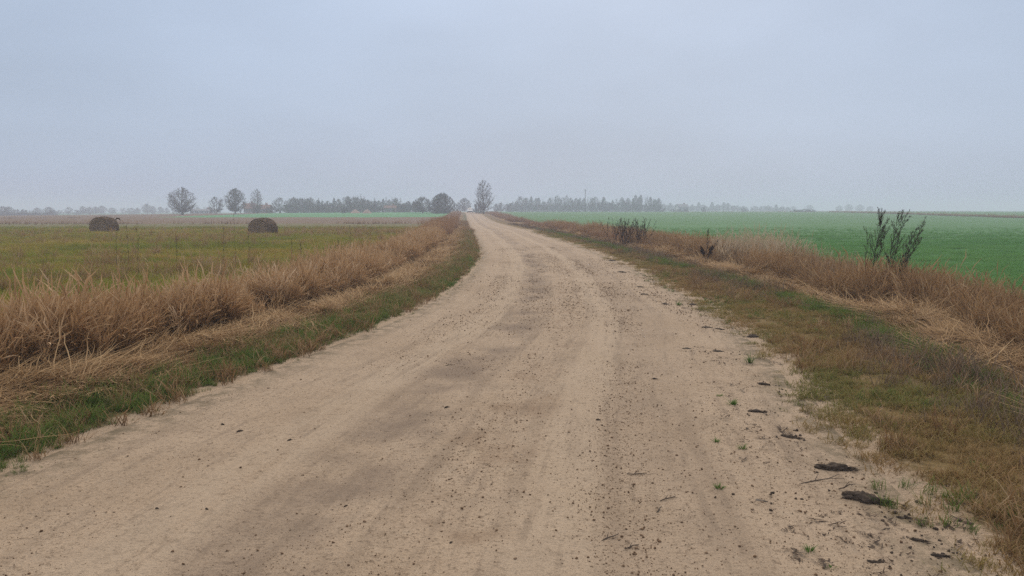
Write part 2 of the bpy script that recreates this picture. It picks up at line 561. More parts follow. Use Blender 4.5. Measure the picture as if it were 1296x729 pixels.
def blades(n, L, lean, bend, width, R=0.05, seg=5, lsd=0.25, leansd=0.18, bendsd=0.3, plume=0.0, az=None, azsd=9.0, seed=0, z0=-0.02, flat=False):
    """n curved ribbons rooted in a disc of radius R; returns V, F, attrs"""
    r = np.random.default_rng(seed)
    a = r.uniform(0, 2 * PI, n) if az is None else r.normal(az, azsd, n)
    rr = R * np.sqrt(r.uniform(0, 1, n)); ra = r.uniform(0, 2 * PI, n)
    ln = L * np.clip(r.normal(1, lsd, n), 0.35, 1.6)
    th0 = np.abs(r.normal(lean, leansd, n)); be = np.abs(r.normal(bend, bendsd, n))
    wd = width * r.uniform(0.6, 1.35, n)
    u = np.linspace(0, 1, seg + 1)
    th = th0[:, None] + be[:, None] * u[None] ** 1.8
    ds = ln[:, None] / seg
    dr = np.concatenate([np.zeros((n, 1)), np.cumsum(np.sin(th[:, :-1]) * ds, 1)], 1)
    dz = np.concatenate([np.zeros((n, 1)), np.cumsum(np.cos(th[:, :-1]) * ds, 1)], 1)
    if flat: dz = np.abs(dz) * 0.35
    wob = r.normal(0, 0.035, (n, seg + 1)) * ln[:, None] * u[None]
    ca, sa = np.cos(a)[:, None], np.sin(a)[:, None]
    x = (rr * np.cos(ra))[:, None] + ca * dr - sa * wob
    y = (rr * np.sin(ra))[:, None] + sa * dr + ca * wob
    z = z0 + dz
    prof = np.minimum(1, (1 - u) * 2.2 + 0.10)
    if plume:
        prof = np.where(u > 0.62, plume * (0.35 + np.sin(np.clip((u - 0.62) / 0.38, 0, 1) * PI)), prof * 0.6)
        prof[-1] = 0.15
    wv = wd[:, None] * prof[None] * 0.5
    fa = a + PI / 2 + r.normal(0, 0.8, n)
    cx, cy = np.cos(fa)[:, None] * wv, np.sin(fa)[:, None] * wv
    V = np.stack([np.stack([x - cx, y - cy, z], -1), np.stack([x + cx, y + cy, z], -1)], 2).reshape(-1, 3)
    b = np.arange(n)[:, None] * (seg + 1) * 2
    k = np.arange(seg)[None] * 2
    i = b + k
    F = np.stack([i, i + 1, i + 3, i + 2], -1).reshape(-1, 4)
    h = np.repeat(np.broadcast_to(u, (n, seg + 1)).reshape(-1), 2)
    rn = np.repeat(r.uniform(0, 1, n), (seg + 1) * 2)
    return V, F, {'h': h, 'rnd': rn}


def join(*parts):
    V = []; F = []; A = {}; n = 0
    for v, f, a in parts:
        V.append(v); F.append(f + n); n += len(v)
        for k in a: A.setdefault(k, []).append(a[k])
    return np.concatenate(V), np.concatenate(F), {k: np.concatenate(x) for k, x in A.items()}


def protos(name, geos, mat):
    c = bpy.data.collections.new(name + '_kinds')
    for g in geos:
        o = bpy.data.objects.new(name, mesh_np(name, g[0], g[1], mat, attrs=g[2]))
        o['kind'] = 'stuff'
        c.objects.link(o)
    return c, len(geos)


def scatter(name, label, pr, P, scale, tint=None, tilt=0.12, rz=None, cat=None):
    """one object of ground cover: instances of small clumps on points"""
    c, k = pr
    n = len(P)
    me = bpy.data.meshes.new(name)
    me.vertices.add(n); me.vertices.foreach_set('co', np.asarray(P, np.float32).ravel())
    rot = np.stack([rng.normal(0, tilt, n), rng.normal(0, tilt, n), rng.uniform(0, 2 * PI, n) if rz is None else rz], -1)
    a = me.attributes.new('rot', 'FLOAT_VECTOR', 'POINT'); a.data.foreach_set('vector', rot.astype(np.float32).ravel())
    sc = np.asarray(scale, np.float32)
    if sc.ndim == 1: sc = np.repeat(sc[:, None], 3, 1)
    a = me.attributes.new('scl', 'FLOAT_VECTOR', 'POINT'); a.data.foreach_set('vector', sc.astype(np.float32).ravel())
    a = me.attributes.new('idx', 'INT', 'POINT'); a.data.foreach_set('value', rng.integers(0, k, n).astype(np.int32))
    a = me.attributes.new('tint', 'FLOAT', 'POINT'); a.data.foreach_set('value', np.asarray(rng.uniform(0, 1, n) if tint is None else tint, np.float32))
    o = link(name, me)
    g = bpy.data.node_groups.new(name + '_scatter', 'GeometryNodeTree')
    g.interface.new_socket('Geometry', in_out='INPUT', socket_type='NodeSocketGeometry')
    g.interface.new_socket('Geometry', in_out='OUTPUT', socket_type='NodeSocketGeometry')
    t = NT(g)
    gi = t.n('NodeGroupInput'); go = t.n('NodeGroupOutput')
    ci = t.n('GeometryNodeCollectionInfo', {'Collection': c, 'Separate Children': True, 'Reset Children': True})
    at_ = lambda nm, ty: t.n('GeometryNodeInputNamedAttribute', {'Name': nm}, data_type=ty).outputs[0]
    ip = t.n('GeometryNodeInstanceOnPoints', {'Points': gi.outputs[0], 'Instance': ci.outputs[0], 'Pick Instance': True,
                                              'Instance Index': at_('idx', 'INT'), 'Rotation': at_('rot', 'FLOAT_VECTOR'), 'Scale': at_('scl', 'FLOAT_VECTOR')})
    g.links.new(ip.outputs[0], go.inputs[0])
    md = o.modifiers.new('scatter', 'NODES'); md.node_group = g
    tag(o, label, cat, None, 'stuff')
    return o


def in_view(x, y, m=3.0):
    return (np.abs(x) < 0.69 * y + m) & (y > 1.0)


# materials of the plants
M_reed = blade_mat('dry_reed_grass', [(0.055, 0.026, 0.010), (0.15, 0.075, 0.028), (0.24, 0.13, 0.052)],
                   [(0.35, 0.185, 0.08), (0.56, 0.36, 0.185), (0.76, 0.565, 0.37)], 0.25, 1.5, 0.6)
M_red = blade_mat('red_brown_grass', [(0.08, 0.04, 0.022), (0.15, 0.078, 0.04)], [(0.27, 0.135, 0.075), (0.38, 0.22, 0.12), (0.48, 0.32, 0.19)], 0.3)
M_straw = blade_mat('cut_straw', [(0.14, 0.078, 0.036), (0.34, 0.205, 0.095), (0.48, 0.33, 0.175)], [(0.22, 0.125, 0.06), (0.42, 0.27, 0.135), (0.60, 0.44, 0.25)], 0.2, tintamt=0.5)
M_green = blade_mat('green_verge_grass', [(0.04, 0.06, 0.016), (0.075, 0.088, 0.024), (0.13, 0.095, 0.036)], [(0.10, 0.215, 0.034), (0.165, 0.23, 0.05), (0.34, 0.26, 0.12)], 0.35, tintamt=0.6)
M_moss = blade_mat('mossy_short_grass', [(0.075, 0.068, 0.024), (0.15, 0.10, 0.038), (0.15, 0.09, 0.04)], [(0.17, 0.205, 0.048), (0.34, 0.255, 0.092), (0.39, 0.24, 0.115)], 0.3, tintamt=0.65)
M_purple = blade_mat('withered_stems', [(0.06, 0.042, 0.032), (0.10, 0.07, 0.048)], [(0.18, 0.118, 0.082), (0.29, 0.20, 0.13), (0.37, 0.27, 0.17)], 0.15)
M_meadow = blade_mat('meadow_grass', [(0.10, 0.11, 0.02), (0.18, 0.14, 0.035)], [(0.16, 0.23, 0.03), (0.33, 0.315, 0.052), (0.55, 0.36, 0.11)], 0.35, tintamt=0.65)
M_crop = blade_mat('young_crop', [(0.07, 0.165, 0.045), (0.09, 0.19, 0.06)], [(0.105, 0.275, 0.080), (0.15, 0.33, 0.10), (0.22, 0.37, 0.11)], 0.45, tintamt=0.5)
M_weed = blade_mat('dry_weed_grass', [(0.060, 0.034, 0.018), (0.13, 0.078, 0.038), (0.20, 0.13, 0.065)], [(0.21, 0.11, 0.052), (0.38, 0.225, 0.105), (0.58, 0.42, 0.245)], 0.3, tintamt=0.5)
M_pale = blade_mat('pale_feathery_grass', [(0.18, 0.12, 0.06), (0.28, 0.20, 0.11)], [(0.42, 0.32, 0.21), (0.58, 0.46, 0.32)], 0.4)

reed_p = protos('reed_clump', [join(blades(26, 0.66, 0.20, 1.0, 0.020, 0.13, 7, seed=10 + i, az=1.0 * i, azsd=1.6), blades(20, 0.92, 0.13, 1.35, 0.017, 0.12, 8, plume=1.6, seed=30 + i, lsd=0.12, az=1.0 * i, azsd=1.1, bendsd=0.4),
                                    blades(14, 1.08, 0.10, 0.5, 0.012, 0.14, 7, plume=1.6, seed=70 + i, lsd=0.22), blades(16, 0.42, 0.6, 1.1, 0.018, 0.15, 5, seed=50 + i)) for i in range(10)], M_reed)
red_p = protos('red_brown_tuft', [join(blades(22, 0.6, 0.2, 0.5, 0.010, 0.12, 5, seed=110 + i), blades(8, 0.85, 0.08, 0.3, 0.008, 0.08, 6, plume=1.6, seed=130 + i)) for i in range(5)], M_red)
straw_p = protos('straw_wisp', [blades(26, 0.55, 1.45, 0.15, 0.0075, 0.14, 6, leansd=0.10, az=0.0, azsd=0.55, seed=210 + i, flat=True, z0=0.0) for i in range(6)], M_straw)
green_p = protos('grass_tuft', [blades(30, 0.13, 0.35, 0.9, 0.0055, 0.07, 4, seed=310 + i, lsd=0.35) for i in range(6)], M_green)
moss_p = protos('short_grass_tuft', [blades(36, 0.055, 0.6, 0.8, 0.0045, 0.08, 3, seed=410 + i, lsd=0.4) for i in range(6)], M_moss)
dry_p = protos('short_dry_tuft', [blades(26, 0.17, 0.45, 1.0, 0.0065, 0.09, 4, seed=560 + i, lsd=0.4) for i in range(5)], M_weed)
purp_p = protos('withered_tuft', [blades(24, 0.15, 0.35, 0.5, 0.004, 0.09, 4, seed=510 + i, lsd=0.4) for i in range(5)], M_purple)
mead_p = protos('meadow_tuft', [blades(30, 0.17, 0.3, 0.9, 0.008, 0.13, 4, seed=610 + i, lsd=0.35) for i in range(6)], M_meadow)
crop_p = protos('crop_seedlings', [blades(26, 0.11, 0.3, 0.9, 0.007, 0.20, 3, seed=710 + i, lsd=0.3) for i in range(5)], M_crop)
weed_p = protos('dry_weed_clump', [join(blades(30, 0.55, 0.40, 1.3, 0.014, 0.18, 6, seed=810 + i, lsd=0.35, az=0.9 * i, azsd=1.5), blades(9, 0.75, 0.15, 0.55, 0.008, 0.10, 6, plume=1.7, seed=830 + i)) for i in range(7)], M_weed)
pale_p = protos('pale_grass_clump', [blades(22, 0.8, 0.14, 0.4, 0.007, 0.14, 6, plume=2.0, seed=910 + i) for i in range(4)], M_pale)


def strip(side, n, d0, d1, y0, y1, power=1.0):
    """random points in a strip beside the road, denser near the camera: offset d, x, y"""
    t = rng.uniform(0, 1, n)
    if power == 0: y = y0 * (y1 / y0) ** t
    else: y = y0 + (y1 - y0) * t ** power
    d = rng.uniform(d0, d1, n)
    x = xl(y) - d if side < 0 else xr(y) + d
    k = in_view(x, y)
    return d[k], x[k], y[k]


def pts(x, y): return np.stack([x, y, Hs(x, y)], -1)


# left side ---------------------------------------------------------------
d, x, y = strip(-1, 3900, 1.7, 3.7, 3.2, 60, 1.6)
n0 = fbm(x * 0.5, y * 0.5, 41)
edge = 1.85 + 0.5 * (n0 - 0.5)
k = (d > edge) & (rng.uniform(0, 1, len(d)) < (1.0 - 0.65 * ss(2.7, 3.7, d)) * (0.25 + 0.75 * ss(0.30, 0.48, fbm(x * 1.1, y * 1.1, 42))))
d, x, y, n0, edge = d[k], x[k], y[k], n0[k], edge[k]
sc = rng.uniform(0.78, 1.22, len(x)) * 0.59 * (0.50 + 0.72 * fbm(x * 0.8, y * 0.8, 43)) * (1 - 0.35 * ss(2.8, 3.7, d)) * (0.8 + 0.2 * ss(edge, edge + 0.3, d))
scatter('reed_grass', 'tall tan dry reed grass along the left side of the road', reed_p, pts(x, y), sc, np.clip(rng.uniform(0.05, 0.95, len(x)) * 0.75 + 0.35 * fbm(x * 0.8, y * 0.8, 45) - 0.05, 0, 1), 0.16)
d, x, y = strip(-1, 5000, 1.5, 3.6, 45, 210, 1.0)
k = rng.uniform(0, 1, len(d)) < 0.4 + 0.6 * fbm(x * 0.3, y * 0.1, 47)
scatter('red_brown_roadside_grass', 'reddish brown rough grass along the far left roadside', red_p, pts(x, y)[k], (0.40 + 0.75 * fbm(x * 0.2, y * 0.2, 48))[k], None, 0.15)
# straw mown and laid flat along the ditch edge
d, x, y = strip(-1, 9000, 0.75, 2.1, 3.0, 70, 1.8)
n1 = fbm(x * 0.7, y * 0.5, 51)
k = rng.uniform(0, 1, len(d)) < np.exp(-((d - 1.45 - 0.5 * (n1 - 0.5)) / 0.38) ** 2) * (0.35 + 0.9 * n1)
d, x, y, n1 = d[k], x[k], y[k], n1[k]
P = pts(x, y); P[:, 2] += rng.uniform(0, 0.10, len(x)) * n1 * 1.4
hd = PI / 2 + 0.18 + rng.normal(0, 0.45, len(x)) + PI * rng.integers(0, 2, len(x))
scatter('laid_straw', 'brown mown straw lying flat in a strip left of the road', straw_p, P, rng.uniform(0.6, 1.25, len(x)), fbm(x * 1.1, y * 1.1, 53), 0.14, hd)
# green and withered grass right at the road edge
d, x, y = strip(-1, 13000, -0.25, 1.25, 2.6, 60, 1.8)
n1 = fbm(x * 1.2, y * 1.2, 61)
k = (rng.uniform(0, 1, len(d)) < ss(-0.1, 0.3, d + 0.5 * (n1 - 0.5)) * (1 - 0.8 * ss(0.8, 1.2, d)))
d, x, y, n1 = d[k], x[k], y[k], n1[k]
P = pts(x, y); P[:, 2] = road_zat(x, y)
scatter('left_verge_grass', 'short green grass edging the left side of the road', green_p, P, (0.25 + 0.85 * rng.uniform(0, 1, len(x)) ** 1.6) * (0.35 + 0.65 * ss(-0.05, 0.35, d)),
        np.clip(0.34 + 2.2 * (fbm(x * 1.3, y * 1.1, 63) - 0.5) + 0.3 * ss(8, 18, y) + rng.normal(0, 0.22, len(x)), 0, 1))
d, x, y = strip(-1, 7000, 0.0, 1.3, 8, 110, 1.2)
k = rng.uniform(0, 1, len(d)) < fbm(x * 0.8, y * 0.5, 65) * ss(0, 0.3, d)
scatter('left_verge_dry_grass', 'short dry brown grass among the left verge grass', dry_p, pts(x, y)[k], rng.uniform(0.5, 1.3, len(x))[k])
d, x, y = strip(-1, 800, 0.0, 1.3, 2.6, 9, 1.0)
k = rng.uniform(0, 1, len(d)) < 0.25 + fbm(x * 1.5, y * 1.5, 66) * ss(0, 0.5, d)
scatter('left_verge_dry_wisps', 'dry straw wisps lying in the nearest left verge grass', dry_p, pts(x, y)[k], rng.uniform(0.4, 1.1, len(x))[k])
# meadow with the bales
n = 60000
y = 5 + 58 * rng.uniform(0, 1, n) ** 1.15
x = xl(y) - 3.3 - rng.uniform(0, 1, n) * (0.69 * y + 3)
k = in_view(x, y, 2); x, y = x[k], y[k]
n1 = fbm(x * 0.25, y * 0.5, 71)
tn = np.clip(0.5 + 1.9 * (n1 - 0.5) + rng.normal(0, 0.12, len(x)), 0, 1)
scatter('meadow_grass', 'rough yellow green meadow grass around the hay bales', mead_p, pts(x, y), (0.5 + 0.6 * rng.uniform(0, 1, len(x))) * (0.7 + 0.7 * fbm(x * 0.6, y * 0.6, 73)), tn)
n = 2600
y = 6 + 56 * rng.uniform(0, 1, n); x = xl(y) - 3.4 - rng.uniform(0, 1, n) ** 1.6 * (0.6 * y)
k = in_view(x, y, 2) & (fbm(x * 0.2, y * 0.2, 75) > 0.5); x, y = x[k], y[k]
scatter('meadow_dry_grass', 'tufts of dry brown grass scattered through the meadow', weed_p, pts(x, y), rng.uniform(0.35, 0.75, len(x)))
# bank line between fallow and stubble, rough strip of dry grass
n = 1100
x = rng.uniform(-75, -3, n); y = 90 + rng.normal(0, 1.2, n) + 3 * (fbm(x * 0.05, x * 0, 77) - 0.5); k = in_view(x, y) & (x < xl(y) - 3) & (fbm(x * 0.12, y * 0.1, 78) > 0.53); x, y = x[k], y[k]
scatter('field_bank_grass', 'dark dry grass along the bank between the fallow and stubble fields', red_p, pts(x, y), rng.uniform(0.2, 0.6, len(x)))
n = 1800
x = rng.uniform(-60, -3, n); y = 64 + rng.normal(0, 1.6, n); k = in_view(x, y) & (x < xl(y) - 3); x, y = x[k], y[k]
scatter('meadow_edge_grass', 'olive rough grass where the meadow meets the fallow field', mead_p, pts(x, y), rng.uniform(0.9, 1.9, len(x)), rng.uniform(0, 0.4, len(x)))

# right side --------------------------------------------------------------
d, x, y = strip(1, 42000, -0.5, 2.6, 2.6, 60, 2.0)
n1 = fbm(x * 0.9, y * 0.9, 81); n2 = fbm(x * 3.0, y * 3.0, 82)
k = rng.uniform(0, 1, len(d)) < ss(-0.25, 0.55, d + 0.9 * (n1 - 0.5) + 0.5 * (n2 - 0.5)) * ss(0.36, 0.52, n2 + 0.16 * ss(0.2, 1.2, d)) * (1 - 0.6 * ss(2.0, 2.6, d))
d, x, y = d[k], x[k], y[k]
P = pts(x, y); P[:, 2] = road_zat(x, y)
tn = np.clip(0.40 + 2.9 * (fbm(x * 0.75, y * 0.75, 83, 5) - 0.5) + rng.normal(0, 0.18, len(x)), 0, 1)
scatter('right_verge_grass', 'low mossy brown and green grass on the right verge', moss_p, P, 0.45 + 1.1 * rng.uniform(0, 1, len(x)) ** 2, tn)
d, x, y = strip(1, 8500, 0.5, 2.4, 3.0, 90, 1.6)
n1 = fbm(x * 0.5, y * 0.5, 85)
k = rng.uniform(0, 1, len(d)) < np.exp(-((d - 1.35 - 0.35 * np.clip((9 - y) / 4, 0, 1)) / 0.5) ** 2) * ss(0.35, 0.6, n1)
scatter('right_verge_withered_stems', 'withered purplish brown stems on the right verge', purp_p, pts(x, y)[k], (rng.uniform(0.45, 1.1, len(x)) * (1 + 0.5 * ss(1.0, 1.8, d)))[k])
d, x, y = strip(1, 17000, 0.9, 2.6, 5.5, 70, 1.5)
k = rng.uniform(0, 1, len(d)) < np.exp(-((d - 1.75 + 0.45 * ss(14, 24, y)) / 0.22) ** 2) * ss(0.33, 0.5, fbm(x * 0.6, y * 0.4, 87)) * (1 - 0.5 * ss(25, 50, y))
scatter('right_verge_green_strip', 'strip of fresh green grass along the right verge', green_p, pts(x, y)[k], rng.uniform(0.4, 1.0, len(x))[k], rng.uniform(0, 0.55, len(x))[k])
d, x, y = strip(1, 2600, 0.2, 2.4, 2.6, 30, 1.5)
k = rng.uniform(0, 1, len(d)) < ss(0.42, 0.62, fbm(x * 0.9, y * 0.9, 89))
scatter('right_verge_dry_grass', 'short tan dry grass tufts on the right verge', dry_p, pts(x, y)[k], (0.3 + 1.0 * rng.uniform(0, 1, len(x)) ** 3)[k])
d, x, y = strip(1, 900, -0.3, 1.7, 2.8, 20, 1.3)
k = fbm(x * 1.3, y * 1.3, 88) > 0.58
scatter('right_verge_green_tufts', 'scattered small green tufts on the right verge', green_p, pts(x, y)[k], rng.uniform(0.25, 0.65, len(x))[k], rng.uniform(0, 0.4, len(x))[k])
# mown straw on the right
d, x, y = strip(1, 9000, 1.7, 3.9, 5.0, 80, 1.6)
n1 = fbm(x * 0.7, y * 0.5, 91)
k = rng.uniform(0, 1, len(d)) < np.exp(-((d - 2.55) / 0.5) ** 2) * (0.25 + 1.0 * n1)
d, x, y, n1 = d[k], x[k], y[k], n1[k]
P = pts(x, y); P[:, 2] += rng.uniform(0, 0.11, len(x)) * n1
hd = PI / 2 - 0.2 + rng.normal(0, 0.6, len(x)) + PI * rng.integers(0, 2, len(x))
scatter('mown_straw', 'pale mown straw lying between right verge and weeds', straw_p, P, rng.uniform(0.5, 1.15, len(x)), fbm(x * 1.1, y * 1.1, 93), 0.16, hd)
# weed bank
d, x, y = strip(1, 7000, 2.5, 6.0, 5.5, 75, 1.35)
n1 = fbm(x * 0.45, y * 0.45, 95)
k = (rng.uniform(0, 1, len(d)) < ss(2.7, 3.2, d + 0.8 * (n1 - 0.5)) * (1 - 0.93 * ss(4.2, 5.6, d)) * ss(0.24, 0.44, n1))
d, x, y, n1 = d[k], x[k], y[k], n1[k]
sc = (0.26 + 0.95 * fbm(x * 0.55, y * 0.55, 97) ** 1.3) * (1 - 0.4 * ss(4.4, 5.6, d))
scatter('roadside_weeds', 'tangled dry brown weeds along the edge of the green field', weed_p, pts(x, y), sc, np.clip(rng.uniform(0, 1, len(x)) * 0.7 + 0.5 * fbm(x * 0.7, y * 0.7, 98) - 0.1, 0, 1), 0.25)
d, x, y = strip(1, 4500, 2.2, 5.2, 30, 230, 1.1)
k = rng.uniform(0, 1, len(d)) < ss(0.3, 0.6, fbm(x * 0.3, y * 0.12, 99))
scatter('right_far_weeds', 'reddish brown weeds along the far right roadside', red_p, pts(x, y)[k], (0.28 + 0.62 * fbm(x * 0.25, y * 0.15, 100))[k], None, 0.15)
d, x, y = strip(1, 600, 3.1, 4.8, 6, 60, 1.2)
k = fbm(x * 0.5, y * 0.5, 101) > 0.54
scatter('roadside_dark_weeds', 'dark withered stems in the right hand weeds', purp_p, pts(x, y)[k], rng.uniform(1.2, 3.2, len(x))[k], None, 0.2)
for px_, py_, n_, sx_, sy_, s0, s1 in ((1085, 377, 60, 0.55, 0.5, 0.7, 1.05), (1150, 385, 55, 0.5, 0.5, 0.6, 0.95), (1225, 398, 50, 0.6, 0.5, 0.5, 0.8), (1280, 412, 50, 0.5, 0.5, 0.55, 0.8), (1000, 352, 40, 0.6, 0.6, 0.5, 0.8), (880, 326, 40, 0.8, 0.8, 0.45, 0.75), (690, 291, 60, 1.2, 2.5, 0.5, 1.0)):
    cx, cy = at(px_, py_)
    x = rng.normal(cx, sx_, n_) + 0.15; y = rng.normal(cy, sy_, n_) + 0.3
    k = x - xr(y) > 2.5
    scatter('weed_mound', 'dense brown mound of tangled weeds at the edge of the green field', weed_p, pts(x, y)[k], rng.uniform(s0, s1, n_)[k], rng.uniform(0, 0.8, n_)[k], 0.3)
cx, cy = at(955, 335)
n = 90
x = rng.normal(cx + 0.6, 0.75, n); y = rng.normal(cy + 1.6, 1.6, n)
scatter('pale_feathery_grass', 'pale feathery grass in front of the green field', pale_p, pts(x, y), rng.uniform(0.7, 1.1, n))
# crop
n = 110000
y = 6 + 64 * rng.uniform(0, 1, n) ** 1.3
x = xr(y) + 4.6 + rng.uniform(0, 1, n) ** 1.0 * (0.69 * y + 2)
k = (rng.uniform(0, 1, n) < 1 - 0.92 * ss(18, 68, y)) & in_view(x, y, 2) & (x > xr(y) + 5.0 + 0.8 * (fbm(x, y, 103) - 0.5)); x, y = x[k], y[k]
row = 0.26                                                    # drill rows run across the view
y = np.round((y + 0.05 * x) / row) * row - 0.05 * x + rng.normal(0, 0.035, len(x))
tram = np.zeros(len(x), bool)                                 # wheel tracks left bare by the sprayer
for t0 in (15.5, 27.5, 39.5, 51.5):
    for t1 in (0.0, 1.9): tram |= np.abs(y + 0.05 * x + 1.2 * (fbm(x * 0.03, x * 0, 105) - 0.5) - t0 - t1) < 0.20
k = ~tram & (rng.uniform(0, 1, len(x)) < 0.25 + ss(0.25, 0.5, fbm(x * 0.4, y * 1.2, 106))); x, y = x[k], y[k]
scatter('young_crop', 'short bright green cereal crop in drilled rows', crop_p, pts(x, y), rng.uniform(0.55, 1.05, len(x)), np.clip(0.5 + 1.6 * (fbm(x * 0.08, y * 0.25, 104) - 0.5), 0, 1))

# gravel on the road --------------------------------------------------------
M_peb = blade_mat('clod_brown', [(0.08, 0.048, 0.026), (0.15, 0.09, 0.05), (0.27, 0.19, 0.125)], [(0.12, 0.07, 0.04), (0.20, 0.12, 0.068), (0.36, 0.26, 0.175)], 0.0, tintamt=0.8)


def lump(seed, flat=0.65, rough=0.28, sub=1):
    import bmesh
    bm = bmesh.new(); bmesh.ops.create_icosphere(bm, subdivisions=sub, radius=1.0)
    V = np.array([v.co[:] for v in bm.verts]); F = np.array([[v.index for v in f.verts] for f in bm.faces]); bm.free()
    r = np.random.default_rng(seed)
    V = V * (1 + rough * r.normal(0, 1, (len(V), 1)).clip(-1.3, 1.3)) * np.array([1.0, r.uniform(0.65, 1.0), flat])
    return V, F, {'h': np.clip(V[:, 2] * 0.5 + 0.5, 0, 1), 'rnd': np.full(len(V), r.uniform())}


peb_p = protos('pebble', [lump(i) for i in range(6)], M_peb)
n = 200000
t = rng.uniform(0, 1, n); y = 2.3 * (34 / 2.3) ** (t ** 0.85)
u = rng.uniform(0.02, 1.02, n)
x = xl(y) + (xr(y) - xl(y)) * u
g = lambda c, s: np.exp(-((u - c) / s) ** 2)
dens = 0.12 + 0.6 * g(0.70, 0.045) + 0.35 * g(0.53, 0.05) + 0.28 * g(0.40, 0.06) + 0.22 * g(0.9, 0.08) + 0.2 * g(0.2, 0.05)
dens = dens * (0.12 + ss(0.38, 0.62, fbm(x * 0.9, y * 0.45, 111))) * 0.9
k = (rng.uniform(0, 1, n) < dens) & in_view(x, y, 1)
x, y = x[k], y[k]
sc = (1 + 0.9 * ss(5, 16, y)) * (0.0015 + 0.0030 * rng.uniform(0, 1, len(x)) ** 2 + 0.007 * rng.uniform(0, 1, len(x)) ** 16)
scatter('gravel', 'small brown crumbs of dirt and gravel scattered on the road', peb_p, np.stack([x, y, road_zat(x, y) + sc * 0.3], -1), sc, rng.uniform(0, 1, len(x)) ** 1.3, 0.5)
# dead leaves and chips along the right edge
d, x, y = strip(1, 1700, -0.8, 2.0, 2.6, 22, 1.5)
k = fbm(x * 1.6, y * 1.6, 113) > 0.52
x, y = x[k], y[k]
M_lit = blade_mat('dark_litter', [(0.035, 0.025, 0.018), (0.07, 0.045, 0.03)], [(0.05, 0.035, 0.025), (0.10, 0.06, 0.035)], 0.0)
lit_p = protos('litter_chip', [blades(7, 0.05, 1.3, 0.3, 0.012, 0.05, 2, flat=True, seed=1000 + i, z0=0.004) for i in range(4)], M_lit)
scatter('leaf_litter', 'dark bits of dead leaf and soil along the right road edge', lit_p, np.stack([x, y, road_zat(x, y) + 0.003], -1), rng.uniform(0.3, 1.0, len(x)), None, 0.2)
#OBJECTS#
# ------------------------------------------------------------------ hay bales
M_bale = blade_mat('weathered_hay', [(0.030, 0.022, 0.016), (0.05, 0.036, 0.026)], [(0.06, 0.045, 0.034), (0.105, 0.08, 0.06)], 0.0)


def bale_mats():
    m, q = new_mat('bale_side_hay')
    P = q.n('ShaderNodeTexCoord').outputs['Object']
    a = q.noise(q.scale(P, (1.5, 9, 9)), 2.0, 5, 0.7)
    b = q.noise(q.scale(P, (14, 2, 2)), 2.0, 4, 0.6)
    c = q.ramp(q.math('MULTIPLY_ADD', a, 0.5, q.math('MULTIPLY', b, 0.5)), [(0.35, (0.028, 0.017, 0.011)), (0.50, (0.085, 0.054, 0.034)), (0.64, (0.24, 0.16, 0.10))])
    finish(q, c, 0.95, a, 0.8, 0.05, spec=0.1)
    m2, q = new_mat('bale_end_hay')
    P = q.n('ShaderNodeTexCoord').outputs['Object']
    wv = q.n('ShaderNodeTexWave', {'Vector': P, 'Scale': 3.2, 'Distortion': 3.0, 'Detail': 3.0, 'Detail Scale': 2.0}, wave_type='RINGS', rings_direction='X').outputs[1]
    a = q.noise(P, 9.0, 5, 0.7)
    c = q.ramp(q.math('MULTIPLY_ADD', a, 0.6, q.math('MULTIPLY', wv, 0.4)), [(0.34, (0.030, 0.018, 0.011)), (0.48, (0.14, 0.088, 0.054)), (0.60, (0.40, 0.275, 0.175))])
    finish(q, c, 0.95, wv, 0.9, 0.05, spec=0.1)
    return m, m2


M_bs, M_be = bale_mats()


